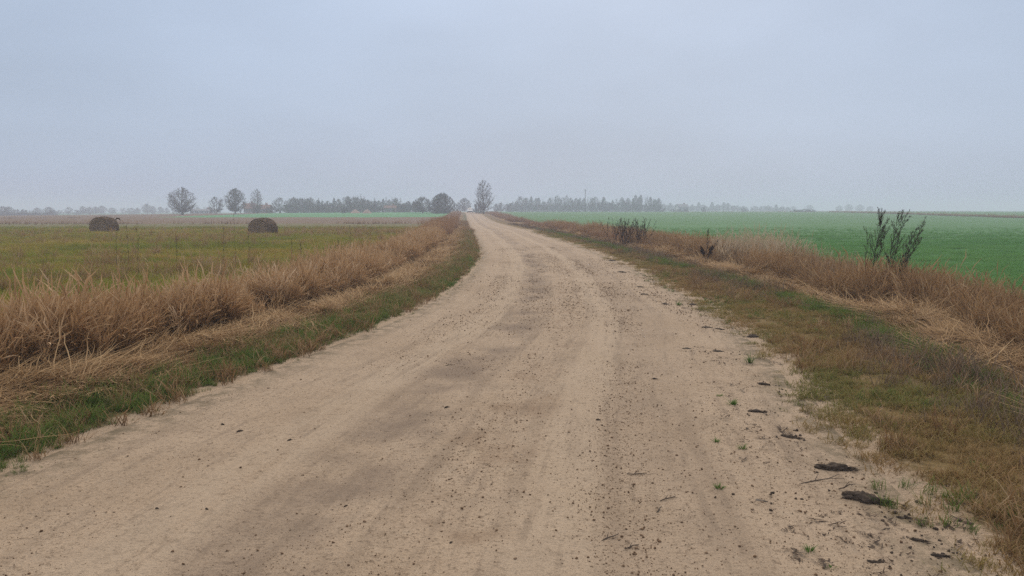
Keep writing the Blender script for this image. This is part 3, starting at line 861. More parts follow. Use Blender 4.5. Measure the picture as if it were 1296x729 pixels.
def make_bale(label, loc, rz, seed):
    """round bale lying on its side, axis along local x, sagged under its own weight"""
    t = thing('hay_bale', label, 'hay bale', loc, rz, 'round hay bales in the meadow')
    r = np.random.default_rng(seed)
    R, Lh, na = 0.80, 0.52, 56

    def sag(V):
        V = V.copy()
        z = V[:, 2] * 0.95
        V[:, 1] *= 1.04
        z = np.where(z < -0.28, -0.28 + (z + 0.28) * 0.18, z)
        V[:, 2] = z + 0.34
        return V
    xs = np.concatenate([[-Lh, -Lh + 0.03], np.linspace(-Lh + 0.07, Lh - 0.07, 18), [Lh - 0.03, Lh]])
    A = np.linspace(0, 2 * PI, na, endpoint=False)
    Xg, Ag = np.meshgrid(xs, A, indexing='ij')
    Rg = R * (1 - 0.05 * ss(Lh - 0.07, Lh, np.abs(Xg)))
    Rg = Rg + (fbm(Xg * 7, Ag * 3, seed) - 0.5) * 0.05 + 0.014 * np.sin(Xg * 34 + seed)
    V = sag(np.stack([Xg, Rg * np.cos(Ag), Rg * np.sin(Ag)], -1).reshape(-1, 3))
    i = np.arange(len(xs) * na).reshape(len(xs), na); j = np.roll(i, -1, 1)
    F = np.stack([i[:-1], j[:-1], j[1:], i[1:]], -1).reshape(-1, 4)
    link('rolled_side', mesh_np('rolled_side', V, F, M_bs, True), t)
    for s in (-1, 1):
        rr = np.linspace(0.02, 1, 16)
        Rr, Ag = np.meshgrid(rr, A, indexing='ij')
        edge = R * 0.95 + (fbm(np.full_like(Ag, s * Lh * 7), Ag * 3, seed) - 0.5) * 0.05
        X = s * (Lh - 0.012 + 0.05 * (1 - Rr ** 2) + 0.018 * np.sin(Rr * 42 + Ag * 1.0) * (Rr < 0.97) + (fbm(Rr * 9, Ag * 4, seed + 5) - 0.5) * 0.03 * (Rr < 0.97))
        V = sag(np.stack([X, Rr * edge * np.cos(Ag), Rr * edge * np.sin(Ag)], -1).reshape(-1, 3))
        i = np.arange(16 * na).reshape(16, na); j = np.roll(i, -1, 1)
        F = np.stack([i[:-1], j[:-1], j[1:], i[1:]], -1).reshape(-1, 4)
        link('end_face', mesh_np('end_face', V, F, M_be, True), t)
    # loose stalks hanging off the roll
    n = 500
    a = r.uniform(0, 2 * PI, n); x0 = r.uniform(-Lh, Lh, n)
    p0 = np.stack([x0, R * np.cos(a), R * np.sin(a)], -1)
    dr = np.stack([r.normal(0, 0.8, n), np.cos(a) * .5 + r.normal(0, .8, n), np.sin(a) * .5 + r.normal(0, .8, n)], -1)
    p1 = p0 + dr * 0.085
    wd = r.normal(0, 1, (n, 3)) * 0.006
    V = np.stack([sag(p0 - wd), sag(p0 + wd), sag(p1)], 1).reshape(-1, 3)
    F = np.arange(n * 3).reshape(n, 3)
    o = link('loose_stalks', mesh_np('loose_stalks', V, F, M_bale, attrs={'h': np.tile([0, 0, 1], n), 'rnd': np.repeat(r.uniform(0, 1, n), 3)}), t)
    o['kind'] = 'stuff'
    return t


bx, by = at(132, 295.5)
make_bale('dark round hay bale farther out, behind the tall bent stalk', (bx, by, float(Hs(bx, by))), math.radians(74), 3)
bx, by = at(333, 297.5)
make_bale('dark round hay bale nearer the road, in open meadow', (bx, by, float(Hs(bx, by))), math.radians(68), 8)

# ------------------------------------------------------------------ single dead plants
M_dark = blade_mat('dead_plant_dark', [(0.034, 0.026, 0.021), (0.055, 0.040, 0.031)], [(0.06, 0.046, 0.036), (0.13, 0.092, 0.064)], 0.0)
M_rust = blade_mat('dead_plant_rusty', [(0.03, 0.018, 0.014), (0.05, 0.028, 0.02)], [(0.06, 0.032, 0.022), (0.10, 0.052, 0.034)], 0.0)


def stem_plant(name, label, cat, x, y, stems, mat, group=None, seed=0, heads='seed_head'):
    """stems: list of (height, lean dx, dy, curve, side shoots, shoot length, head density, radius)"""
    r = np.random.default_rng(seed)
    t = thing(name, label, cat, (x, y, float(Hs(x, y)) - 0.02), 0, group)
    for (h, lx, ly, cv, ns, sl, hd, rad) in stems:
        m = MB()
        ox, oy = r.normal(0, 0.02, 2)
        N = 9
        pts_ = []
        for k in range(N + 1):
            u = k / N
            pts_.append((ox + lx * (u + cv * u * u) + r.normal(0, 0.006) * h, oy + ly * (u + cv * u * u) + r.normal(0, 0.006) * h, h * u))
        m.tube(pts_, [rad * (1 - 0.75 * k / N) for k in range(N + 1)], 5)
        hv = []
        tips = []
        for s in range(ns):
            u = 0.35 + 0.62 * (s + r.uniform(0, 1)) / ns
            i = min(N - 1, int(u * N)); f = u * N - i
            p = np.array(pts_[i]) * (1 - f) + np.array(pts_[i + 1]) * f
            L = sl * h * (1.15 - u * 0.75) * r.uniform(0.6, 1.2)
            a = r.uniform(0, 2 * PI)
            up_ = r.uniform(0.78, 0.95); si = math.sqrt(1 - up_ ** 2)
            along = np.array([lx, ly, h]) / math.sqrt(lx * lx + ly * ly + h * h)
            d1 = np.array([math.cos(a) * si, math.sin(a) * si, 0]) + along * up_
            q1 = p + d1 * L * 0.5; q2 = q1 + (d1 * 0.6 + along * 0.4) * L * 0.5
            m.tube([p, q1, q2], [rad * 0.45, rad * 0.35, rad * 0.15], 3)
            tips.append((p, q1, q2))
        tips.append((np.array(pts_[-4]), np.array(pts_[-2]), np.array(pts_[-1])))
        link('stem', m.mesh('stem', mat, True), t)
        if hd:
            for (p, q1, q2) in tips:
                n = int(3.4 * hd * r.uniform(0.6, 1.3))
                u = r.uniform(0.15, 1, n)[:, None]
                c = np.where(u < 0.5, p + (q1 - p) * u * 2, q1 + (q2 - q1) * (u * 2 - 1))
                c = c + r.normal(0, 0.006, (n, 3))
                d_ = r.normal(0, 0.55, (n, 3)) + (q2 - p) / (np.linalg.norm(q2 - p) + 1e-6) * 1.1 + np.array([0, 0, 0.35]); d_ /= np.linalg.norm(d_, axis=1)[:, None]
                wv = np.cross(d_, r.normal(0, 1, (n, 3))); wv /= np.linalg.norm(wv, axis=1)[:, None]
                ln = r.uniform(0.02, 0.055, n)[:, None]
                hv.append(np.stack([c, c + d_ * ln * 0.5 + wv * ln * 0.075, c + d_ * ln, c + d_ * ln * 0.5 - wv * ln * 0.075], 1).reshape(-1, 3))
            V = np.concatenate(hv); n = len(V) // 4
            link(heads, mesh_np(heads, V, np.arange(n * 4).reshape(n, 4), mat, attrs={'h': np.tile([0, .5, 1, .5], n), 'rnd': np.repeat(r.uniform(0, 1, n), 4)}), t)['kind'] = 'stuff'
    return t


M_stalk = blade_mat('dead_stalk_brown', [(0.05, 0.036, 0.028), (0.08, 0.056, 0.04)], [(0.08, 0.058, 0.045), (0.15, 0.10, 0.07)], 0.0)
X0, Y0 = at(1098, 374)
pxm = Y0 * 0.995 / FPX           # metres per pixel at that distance
stem_plant('mugwort', 'tall slender dark mugwort with one dense narrow plume, left of its forked neighbour', 'weed', X0, Y0,
           [(108 * pxm, 14 * pxm, 0.02, 0.1, 34, 0.30, 14, 0.0075), (92 * pxm, -4 * pxm, 0.06, -0.2, 9, 0.2, 8, 0.005), (84 * pxm, 20 * pxm, 0.1, 0.1, 9, 0.25, 8, 0.005)], M_dark, None, 5)
X0, Y0 = at(1118, 377)
stem_plant('mugwort', 'tall dark mugwort forking into spread feathery branches, beside the slender one', 'weed', X0, Y0,
           [(108 * pxm, 12 * pxm, 0.02, 0.2, 18, 0.26, 12, 0.0075), (106 * pxm, 22 * pxm, 0.06, 0.1, 16, 0.24, 12, 0.007), (98 * pxm, 36 * pxm, 0.06, 0.35, 18, 0.24, 12, 0.007), (78 * pxm, 36 * pxm, 0.12, 0.35, 16, 0.25, 12, 0.006), (90 * pxm, 30 * pxm, -0.1, 0.1, 12, 0.2, 10, 0.006), (70 * pxm, 8 * pxm, 0.12, 0.1, 8, 0.3, 12, 0.006)], M_dark, None, 6)
X0, Y0 = at(893, 331); pxm = Y0 * 0.995 / FPX
stem_plant('dock', 'rusty dark dock plant with one tall stem in the roadside weeds', 'weed', X0, Y0,
           [(42 * pxm, 3 * pxm, 0, 0.1, 7, 0.16, 12, 0.010), (19 * pxm, 8 * pxm, 0.05, 0.2, 14, 0.5, 40, 0.014), (17 * pxm, -4 * pxm, 0.05, 0.2, 12, 0.5, 40, 0.014), (27 * pxm, 13 * pxm, 0, 0.2, 7, 0.25, 14, 0.009)], M_rust, None, 7)
X0, Y0 = at(796, 311); pxm = Y0 * 0.995 / FPX
r_ = np.random.default_rng(2)
stem_plant('tansy_clump', 'dense clump of upright dark stems standing above the right roadside weeds', 'weed', X0, Y0,
           [(r_.uniform(24, 36) * pxm, r_.normal(0, 9) * pxm, r_.normal(0, .2), r_.normal(0, .2), 6, 0.2, 9, 0.013) for _ in range(44)], M_rust, None, 8)
for o_ in COL.objects:
    if o_.get('label', '').startswith('dense clump of upright'):
        for c_ in o_.children: c_.location.x = r_.normal(0, 12) * pxm; c_.location.y = r_.normal(0, 0.5)
for k, (px, base, top, lab, ns) in enumerate([
        (148, 352, 277, 'tall dead stalk in front of the farther bale, bent over at its tip', 3),
        (163, 348, 284, 'thin straight dead stalk between the bent stalk and the knobbed stalk', 3),
        (177, 352, 283, 'tall dead stalk with a knobbed dark head, right of the farther bale', 5),
        (223, 345, 299, 'short dead stalk halfway between the two bales', 4),
        (282, 340, 284, 'thin dead stalk left of the nearer bale, shorter of a close pair', 3),
        (298, 345, 270, 'thinnest and tallest dead stalk, just left of the nearer bale', 2),
        (318, 340, 296, 'low dead stalk directly in front of the nearer bale', 3),
        (369, 332, 303, 'dead stalk with short side twigs, first right of the nearer bale', 6),
        (381, 334, 306, 'low bushy dead stalk rising from the reeds, right of the nearer bale', 8),
        (429, 326, 306, 'forked dead stalk among the reeds below the sand heaps', 6),
        (442, 324, 288, 'tall dead stalk standing out of the reeds below the sand heaps', 6)]):
    X0, Y0 = at(px, base); pxm = Y0 * 0.995 / FPX
    bend = 0.9 if k == 0 else 0.0
    t = stem_plant('dead_stalk', lab, 'weed', X0, Y0, [((base - top) * pxm, r_.normal(0, 1.0) * pxm + bend * 0.02, 0.02, 0.2, ns, 0.10 + 0.01 * ns, 4, 0.0048)], M_stalk, 'dead stalks left of the road', 20 + k)
    if k == 0:
        m = MB(); hh = (base - top) * pxm
        p0 = (0.035, 0.02, hh)
        m.tube([(0.03, 0.02, hh - 0.02), (0.06, 0.02, hh + 0.02), (0.11, 0.02, hh + 0.015), (0.145, 0.02, hh - 0.03)], [0.008, 0.013, 0.016, 0.006], 5)
        m.build('drooping_head', M_dark, t)

# ------------------------------------------------------------------ clods, tufts and twigs on the road edge
M_clod = blade_mat('dark_turf_clod', [(0.028, 0.020, 0.015), (0.06, 0.042, 0.03)], [(0.06, 0.045, 0.034), (0.16, 0.115, 0.08)], 0.0)
M_peat = blade_mat('grey_mud_cake', [(0.07, 0.055, 0.044), (0.10, 0.08, 0.06)], [(0.10, 0.08, 0.063), (0.17, 0.13, 0.098)], 0.0)


def clod(px, py, wpx, label, mat, seed, hair=1.0, hgt=0.30, cat='clod', name='turf_clod', ang=-0.35):
    x, y = at(px, py)
    pm = y * 0.995 / FPX
    L = wpx * pm * (0.5 if wpx > 30 else 0.40)
    V, F, A = lump(seed, hgt, 0.10, 4)
    r = np.random.default_rng(seed)
    V = V * np.array([1.0, 0.42 + 0.14 * r.uniform(), 1.0])
    V = V * (1 + 0.9 * (fbm(V[:, 0:1] * 2.2 + seed, V[:, 1:2] * 5 + V[:, 2:3] * 3, seed, 5) - 0.5))
    V[:, 1] += 0.22 * (fbm(V[:, 0] * 2.5 + seed * 3, V[:, 0] * 0, seed + 2) - 0.5)
    V[:, 1:] *= (1 - 0.45 * ss(-0.2, 1.0, V[:, 0]))[:, None]
    V[:, 2] *= 0.55 + 0.9 * fbm(V[:, 0] * 4 + seed, V[:, 1] * 9, seed + 3, 4)
    V[:, 1] += 0.10 * (vnoise(V[:, 0] * 14, V[:, 2] * 20, seed + 4) - 0.5)
    V *= L; V[:, 2] = np.maximum(V[:, 2] + 0.16 * L * hgt, -0.01)
    A['rnd'] = vnoise(V[:, 0] * 60, V[:, 1] * 60, seed)
    o = link(name, mesh_np(name, V, F, mat, False, attrs=A))
    o.location = (x, y, float(road_zat(x, y))); o.rotation_euler = (0, 0, ang + r.normal(0, 0.15))
    tag(o, label, cat, 'clods along the right road edge')
    if hair:   # roots and matted stalks trailing from the clod
        n = int(120 * hair)
        p0 = np.stack([r.uniform(-0.8, 1.1, n) * L, r.normal(0, 0.28, n) * L, r.uniform(0, 0.16, n) * L], -1)
        d_ = np.stack([r.normal(0.7, 0.5, n), r.normal(0, 0.35, n), r.normal(-0.10, 0.06, n)], -1)
        p1 = p0 + d_ * L * r.uniform(0.2, 0.6, (n, 1)); p1[:, 2] = np.maximum(p1[:, 2], 0.004)
        wv = r.normal(0, 1, (n, 3)) * 0.002
        h = link('root_mat', mesh_np('root_mat', np.stack([p0 - wv, p0 + wv, p1], 1).reshape(-1, 3), np.arange(n * 3).reshape(n, 3), mat,
                                     attrs={'h': np.tile([0, 0, 1], n), 'rnd': np.repeat(r.uniform(0, 1, n), 3)}), o)
        h['kind'] = 'stuff'
    return o


clod(1057, 594, 44, 'matted dark turf clod with trailing roots, second largest on the right edge', M_clod, 1, 2.2, 0.30)
clod(1098, 635, 52, 'long blackish turf clod with a pale streak, nearest big one on the right edge', M_clod, 2, 1.0, 0.34)
clod(1000, 554, 30, 'flat dark turf clod just uphill of the matted one', M_clod, 3, 1.2, 0.22)
clod(957, 522, 24, 'small black clod beside the sparse grass on the road edge', M_clod, 4, 0.6, 0.24)
clod(967, 488, 18, 'round dark clod touching a grass patch at the road edge', M_clod, 5, 0.0, 0.35)
clod(953, 427, 18, 'greyish stony lump in the verge grass edge, tallest of the far clods', M_peat, 6, 0.3, 0.42)
clod(895, 415, 16, 'grey flat mud cake next to small green weeds, mid road edge', M_peat, 7, 0.0, 0.20)
clod(911, 417, 14, 'brown mud cake right beside the grey flat one', M_clod, 8, 0.0, 0.2)
clod(877, 386, 9, 'tiny dark clod beside a green weed tuft far along the edge', M_peat, 9, 0.0, 0.5)
clod(842, 386, 11, 'thin dark clod alone on bare sand, far right part of road', M_peat, 10, 0.0, 0.35)
clod(816, 374, 11, 'dark flat clod, farther of a pair in line on pale sand', M_peat, 11, 0.0, 0.25)
clod(810, 364, 12, 'flat brown clod on the far road edge before the bend', M_peat, 12, 0.0, 0.25)
clod(787, 345, 16, 'wide flat dark clod where the far right edge begins to bend', M_peat, 13, 0.0, 0.18)
clod(775, 330, 13, 'farthest dark clod lying against the verge at the bend', M_peat, 14, 0.0, 0.2)
clod(870, 444, 14, 'slim dark chip of soil on open sand right of the gravel line', M_peat, 15, 0.0, 0.2)
clod(909, 446, 16, 'pale brown mud lump among scattered leaf bits at the edge', M_peat, 16, 0.0, 0.25)
clod(962, 637, 22, 'flat grey damp mud patch pressed into the sand', M_peat, 17, 0.0, 0.06)
clod(1162, 684, 24, 'broken dark soil lump at the lower right road edge', M_clod, 18, 0.8, 0.25)
clod(1106, 714, 20, 'crumbly dark clod on sand near the bottom of the right edge', M_clod, 19, 0.3, 0.22)
clod(1190, 704, 26, 'dark soil lump with a broken stalk, lowest on the right edge', M_clod, 20, 1.0, 0.25)
clod(1142, 656, 20, 'loose dark root scrap just below the long blackish clod', M_clod, 21, 1.0, 0.15)
for k, (px, py, lab) in enumerate([(282, 622 - 85, 'small dark clod on the left half of the road, upper of two'), (379 - 12, 559, 'dark round clod left of the damp wheel track'),
                                   (199, 646, 'brown clod on the lower left of the road'), (262, 648, 'brown clod right of its twin on the lower left road'),
                                   (566, 517, 'clod on the sand just above the damp patch'), (438, 642, 'dark clod at the lower middle of the damp wheel track'),
                                   (304, 547, 'flattened dark clod near the left grassy edge'), (757, 534, 'lone dark crumb clod in the gravel line, right of middle'),
                                   (829, 480, 'dark clod on the pale sand right of the gravel line'), (571, 694, 'rusty clod in the reddish gravel spill at bottom middle')]):
    clod(px, py, 8 if k != 6 else 11, lab, M_clod, 30 + k, 0.0, 0.5, 'clod', 'dirt_clod', r_.uniform(-1, 1))


cp = [o_.location for o_ in COL.objects if o_.name.startswith('turf_clod')]
cx_ = np.concatenate([rng.normal(p.x + 0.05, 0.13, 26) for p in cp]); cy_ = np.concatenate([rng.normal(p.y - 0.02, 0.10, 26) for p in cp])
M_crumb = blade_mat('dark_crumb', [(0.03, 0.022, 0.016), (0.07, 0.05, 0.035)], [(0.05, 0.036, 0.027), (0.13, 0.09, 0.062)], 0.0)
crumb_p = protos('soil_crumb', [lump(60 + i) for i in range(5)], M_crumb)
sc_ = 0.003 + 0.011 * rng.uniform(0, 1, len(cx_)) ** 3
scatter('soil_crumbs', 'dark crumbs of soil broken off the turf clods', crumb_p, np.stack([cx_, cy_, road_zat(cx_, cy_) + sc_ * 0.2], -1), sc_, None, 0.6)


def tuft(px, py, wpx, hpx, label, seed):
    x, y = at(px, py); pm = y * 0.995 / FPX
    g = join(blades(46, hpx * pm * 1.1, 0.55, 0.8, 0.005, wpx * pm * 0.16, 4, seed=seed, lsd=0.3), blades(16, wpx * pm * 0.55, 1.15, 0.4, 0.006, wpx * pm * 0.12, 4, seed=seed + 1))
    o = link('grass_tuft', mesh_np('grass_tuft', g[0], g[1], M_green, attrs={'h': g[2]['h'], 'rnd': g[2]['rnd'] * 0.6}))
    o.location = (x, y, float(road_zat(x, y)))
    tag(o, label, 'grass tuft', 'grass tufts on the road')


tuft(1024, 701, 17, 12, 'bright green tuft alone on bare sand, nearest the bottom edge', 1100)
tuft(939, 570, 14, 9, 'small green tuft, middle of three in a line up the right sand', 1102)
tuft(927, 514, 17, 10, 'spreading green tuft on sand left of the black clod', 1104)
tuft(905, 563, 14, 7, 'yellowish green tuft just left of a greener one', 1106)
tuft(909, 622, 14, 10, 'thin brownish green tuft on open sand, lower right', 1108)
tuft(949, 460, 15, 14, 'bushy green tuft at the broken grass edge, mid distance', 1110)
tuft(911, 503, 12, 6, 'sparse dry tuft above the spreading green one', 1112)
tuft(859, 387, 12, 7, 'green weed tuft on sand beside the tiny dark clod', 1114)
tuft(1052, 722, 10, 8, 'tiny green sprout at the bottom beside the bright tuft', 1116)
M_twig = plain('dry_twig_bark', (0.085, 0.06, 0.042), 0.9, 0.3, 60)
for k, (px, py, L, a, lab) in enumerate([(806, 600, 26, 0.2, 'crooked dry twig lying above the debris patch, right of middle'), (846, 632, 26, -0.5, 'dry twig in the middle of the brown debris patch'),
                                         (834, 646, 18, -1.2, 'short upright slanting twig beside the debris patch'), (772, 680, 30, -0.75, 'dry twig below the debris patch near the bottom'),
                                         (800, 692, 22, -0.4, 'thin twig touching the lowest one near the bottom'), (1040, 610, 70, -0.42, 'long thin dead stalk between the two big turf clods'),
                                         (690 - 122, 463, 12, -0.5, 'small twig on pale sand at the upper middle of the road'), (1072, 625, 26, 1.2, 'forked dead stalk sticking up beside the long blackish clod')]):
    x, y = at(px, py); pm = y * 0.995 / FPX; l = L * pm * 0.5
    m = MB(); z = float(road_zat(x, y)) + 0.004
    up_ = 0.05 if k == 7 else 0.006
    P_ = [(-l, 0, 0), (-l * .3, r_.normal(0, .1) * l, up_ * .4), (l * .3, r_.normal(0, .12) * l, up_), (l, r_.normal(0, .15) * l, up_ * 1.3)]
    m.tube(P_, [0.003, 0.0035, 0.003, 0.0015], 5)
    m.tube([P_[1], (0, 0.25 * l, up_ + 0.006), (l * 0.25, 0.42 * l, up_ + .01)], [0.0022, 0.0018, 0.001], 4)
    m.tube([P_[2], (l * .6, -0.22 * l, up_ + 0.004), (l * 0.8, -0.3 * l, up_)], [0.002, 0.0016, 0.001], 4)
    o = m.build('dry_twig', M_twig); o.location = (x, y, z); o.rotation_euler = (0, 0, -a * 0.9)
    tag(o, lab, 'twig', 'dry twigs on the road')

# ------------------------------------------------------------------ trees
M_bark = plain('grey_bark', (0.075, 0.064, 0.054), 0.95, 0.35, 5, spec=0.1)
M_birch = plain('birch_bark', (0.20, 0.18, 0.16), 0.9, 0.5, 7, spec=0.1)
M_twigs = plain('bare_twigs', (0.060, 0.047, 0.040), 0.95, 0.3, 2, spec=0.1)
M_twigs2 = plain('reddish_bare_twigs', (0.098, 0.070, 0.056), 0.95, 0.3, 2, spec=0.1)
M_spruce = plain('spruce_needles', (0.024, 0.036, 0.022), 0.9, 0.3, 3, spec=0.1)


def tree_meshes(seed, prof, trunk_r, trunk_top, n1, n2, n3, twig_w, rise=0.6, stems=1, droop=0.0, base=0.12):
    """bare tree of unit height. prof: (height, radius) outline of the crown. Gives trunk mesh and crown mesh"""
    r = np.random.default_rng(seed)
    ph = np.array([p[0] for p in prof]); pr = np.array([p[1] for p in prof])
    env = lambda h: float(np.interp(h, ph, pr))
    tm = MB(); cm = MB()
    tw0 = []; tw1 = []; tww = []
    for s in range(stems):
        ox, oy = (0, 0) if stems == 1 else r.normal(0, 0.05, 2)
        lx, ly = r.normal(0, 0.03, 2) if stems == 1 else (ox * 2.4, oy * 2.4)
        tt = trunk_top * (1 if stems == 1 else r.uniform(0.75, 1.0))
        tp = lambda u: np.array([ox + lx * u + 0.008 * math.sin(u * 9 + seed), oy + ly * u + 0.008 * math.cos(u * 7 + seed), tt * u])
        N = 8
        rad = lambda u: trunk_r / math.sqrt(stems) * (1 - u) ** 0.8 * (1 + 0.6 * math.exp(-u * 22)) + 0.0016
        tm.tube([tp(k / N) for k in range(N + 1)], [rad(k / N) for k in range(N + 1)], 7)
        for i in range(n1 // stems):
            h1 = ph[0] + (1 - ph[0]) * ((i + r.uniform(0, 1)) / (n1 // stems)) ** 0.9
            a = i * 2.4 + r.normal(0, 0.4)
            R = env(h1) * r.uniform(0.72, 1.04)
            tgt = np.array([ox * 1.5 + R * math.cos(a), oy * 1.5 + R * math.sin(a), h1])
            hb = max(base, h1 - rise * (R + 0.08) - 0.05)
            b0 = tp(min(0.97, hb / tt))
            mid = b0 * 0.45 + tgt * 0.55 + np.array([0, 0, -0.10 * R + droop * 0.3 * R])
            r1 = max(0.0022, rad(min(0.97, hb / tt)) * 0.55)
            c1 = [b0, b0 * 0.72 + mid * 0.28 + r.normal(0, .01, 3), mid, mid * 0.45 + tgt * 0.55 + r.normal(0, .012, 3), tgt]
            cm.tube(c1, [r1, r1 * .8, r1 * .6, r1 * .4, r1 * .15], 4, False)
            for j in range(n2):
                u = 0.28 + 0.72 * (j + r.uniform(0, 1)) / n2
                k = min(3, int(u * 4)); f = u * 4 - k
                p = c1[k] * (1 - f) + c1[k + 1] * f
                L = (0.05 + 0.16 * R / 0.3) * r.uniform(0.5, 1.2) * (1.15 - 0.5 * u)
                d_ = r.normal(0, 1, 3) + (tgt - b0) / (np.linalg.norm(tgt - b0) + 1e-6) * 0.9 + np.array([0, 0, 0.55 - 1.2 * droop])
                d_ /= np.linalg.norm(d_)
                e = p + d_ * L
                rr = math.hypot(e[0], e[1]); lim = env(min(1, max(ph[0], e[2]))) * 1.08 + 0.01
                if rr > lim: e[:2] *= lim / rr
                if e[2] > 1.02: e[2] = 1.02
                cm.tube([p, (p + e) / 2 + r.normal(0, .006, 3), e], [r1 * .3, r1 * .2, r1 * .08], 3, False)
                q0 = p + (e - p) * r.uniform(0.1, 1, n3)[:, None]
                td = r.normal(0, 1, (n3, 3)) + d_ * 0.9 + np.array([0, 0, 0.35 - 1.8 * droop])
                td /= np.linalg.norm(td, axis=1)[:, None]
                ln = r.uniform(0.025, 0.075, n3)[:, None]
                tw0.append(q0); tw1.append(q0 + td * ln)
    q0 = np.concatenate(tw0); q1 = np.concatenate(tw1); n = len(q0)
    wv = np.cross(q1 - q0, r.normal(0, 1, (n, 3))); wv /= np.linalg.norm(wv, axis=1)[:, None] + 1e-9
    wv *= twig_w
    V = np.stack([q0 - wv, q0 + wv, q1], 1).reshape(-1, 3)
    cm.v.append(V); cm.f3 += (np.arange(n * 3).reshape(n, 3) + cm.n).tolist(); cm.n += len(V)
    return tm.mesh('trunk', M_bark), cm.mesh('crown', M_twigs)


ROUND = [(0.14, 0.30), (0.25, 0.47), (0.45, 0.56), (0.65, 0.52), (0.82, 0.38), (0.94, 0.20), (1.0, 0.06)]
OVAL = [(0.16, 0.20), (0.3, 0.34), (0.55, 0.40), (0.75, 0.34), (0.9, 0.20), (1.0, 0.05)]
TALL = [(0.10, 0.18), (0.22, 0.29), (0.45, 0.34), (0.65, 0.31), (0.82, 0.23), (0.93, 0.14), (1.0, 0.05)]
SLIM = [(0.15, 0.12), (0.3, 0.18), (0.55, 0.20), (0.75, 0.15), (0.9, 0.08), (1.0, 0.01)]
DOME = [(0.02, 0.58), (0.15, 0.66), (0.4, 0.66), (0.6, 0.57), (0.78, 0.42), (0.92, 0.22), (1.0, 0.05)]
BUSH = [(0.03, 0.55), (0.25, 0.75), (0.5, 0.75), (0.75, 0.55), (0.92, 0.28), (1.0, 0.08)]
KIND = {
    'oak_tree': tree_meshes(1, ROUND, 0.036, 0.70, 56, 11, 14, 0.0023),
    'dense_tree': tree_meshes(2, OVAL, 0.026, 0.80, 52, 12, 16, 0.0030, rise=0.8),
    'birch_tree': tree_meshes(3, TALL, 0.020, 0.95, 50, 9, 9, 0.0021, rise=0.9, droop=0.25),
    'slim_tree': tree_meshes(4, SLIM, 0.014, 0.97, 28, 10, 12, 0.0062, rise=1.0),
    'poplar_tree': tree_meshes(14, SLIM, 0.016, 0.98, 20, 7, 7, 0.0036, rise=1.6),
    'multi_stem_tree': tree_meshes(5, OVAL, 0.024, 0.85, 28, 11, 20, 0.0028, rise=0.9, stems=4),
    'dome_tree': tree_meshes(6, DOME, 0.034, 0.70, 90, 12, 16, 0.0062, rise=0.7, stems=2, base=0.03),
    'bush': tree_meshes(7, BUSH, 0.03, 0.7, 34, 12, 24, 0.0085, rise=0.7, stems=5, base=0.02),
    'broad_tree': tree_meshes(8, ROUND, 0.03, 0.72, 56, 10, 14, 0.0044),
}


def spruce_meshes(seed):
    r = np.random.default_rng(seed)
    tm = MB(); tm.tube([(0, 0, 0), (0, 0, 0.5), (0, 0, 1)], [0.016, 0.01, 0.001], 6)
    V = []
    for i in range(34):
        h = 0.07 + 0.92 * i / 34
        R = 0.20 * (1 - h) ** 0.85 + 0.012
        for j in range(13):
            a = r.uniform(0, 2 * PI); L = R * r.uniform(0.6, 1.1)
            d_ = np.array([math.cos(a), math.sin(a), 0]); s_ = np.array([-math.sin(a), math.cos(a), 0])
            p = np.array([0, 0, h]); e = p + d_ * L + np.array([0, 0, -0.45 * L]); mdl = p + d_ * L * .55 + np.array([0, 0, -0.1 * L])
            V += [p, mdl + s_ * L * .22, e, mdl - s_ * L * .22]
    n = len(V) // 4
    return tm.mesh('trunk', M_bark), mesh_np('crown', np.array(V), np.arange(n * 4).reshape(n, 4), M_spruce)


KIND['spruce_tree'] = spruce_meshes(3)
WIDE = {'oak_tree': 1.12, 'dense_tree': 0.80, 'birch_tree': 0.68, 'slim_tree': 0.40, 'poplar_tree': 0.4, 'multi_stem_tree': 0.8, 'dome_tree': 1.34, 'bush': 1.5, 'broad_tree': 1.12, 'spruce_tree': 0.4}
_proto = {}
TREE_CAT = {'bush': 'bush'}


def tree(kind, px, dist, top, wpx, label, group=None, birch=False, base=None):
    """kind of tree on pixel column px at a distance; top = pixel row of its top, wpx = crown width in pixels"""
    x, y = put(px, dist)
    z = float(H(x, y)) - 0.1
    pm = y * 0.995 / FPX
    zt = CAM_H + (266.5 - top) * pm
    h = zt - z
    s = wpx * pm / (WIDE[kind] * h)
    sc = (h * s, h * s, h)
    rz = random.uniform(0, 2 * PI)
    if kind not in _proto:
        t = thing(kind, label, TREE_CAT.get(kind, 'tree'), (x, y, z), rz, group, sc)
        link('trunk', KIND[kind][0], t); link('crown', KIND[kind][1], t)
        _proto[kind] = t
        return t
    return dup(_proto[kind], (x, y, z), rz, sc, label, group)


G1 = 'bare trees at the left field edge'
tree('oak_tree', 231, 205, 238, 38, 'broad round bare oak standing alone, far left of the sand heaps')
tree('multi_stem_tree', 274.5, 225, 249, 21, 'small pale bare tree left of the big dense one')
tree('dense_tree', 298, 215, 239.5, 28, 'dense dark bare tree between the small pale one and the birch')
tree('birch_tree', 325, 240, 240, 19, 'slender grey birch beside the low farmhouse')
tree('multi_stem_tree', 354, 255, 250, 20, 'open multi stemmed bare tree right of the farmhouse')
tree('bush', 344, 250, 260, 16, 'low dark bush under the open multi stemmed tree')
tree('bush', 366, 262, 258, 20, 'wide dark bush at the left end of the wood')
tree('birch_tree', 612.5, 215, 229, 27, 'tall lone bare birch standing right beside the road')
tree('bush', 605, 222, 257, 15, 'low bare bush at the foot of the lone roadside birch')
tree('dome_tree', 560, 215, 245, 33, 'dark dome shaped willow at the right end of the left wood')
tree('broad_tree', 535, 225, 249.5, 28, 'round dense tree touching the dome shaped willow')
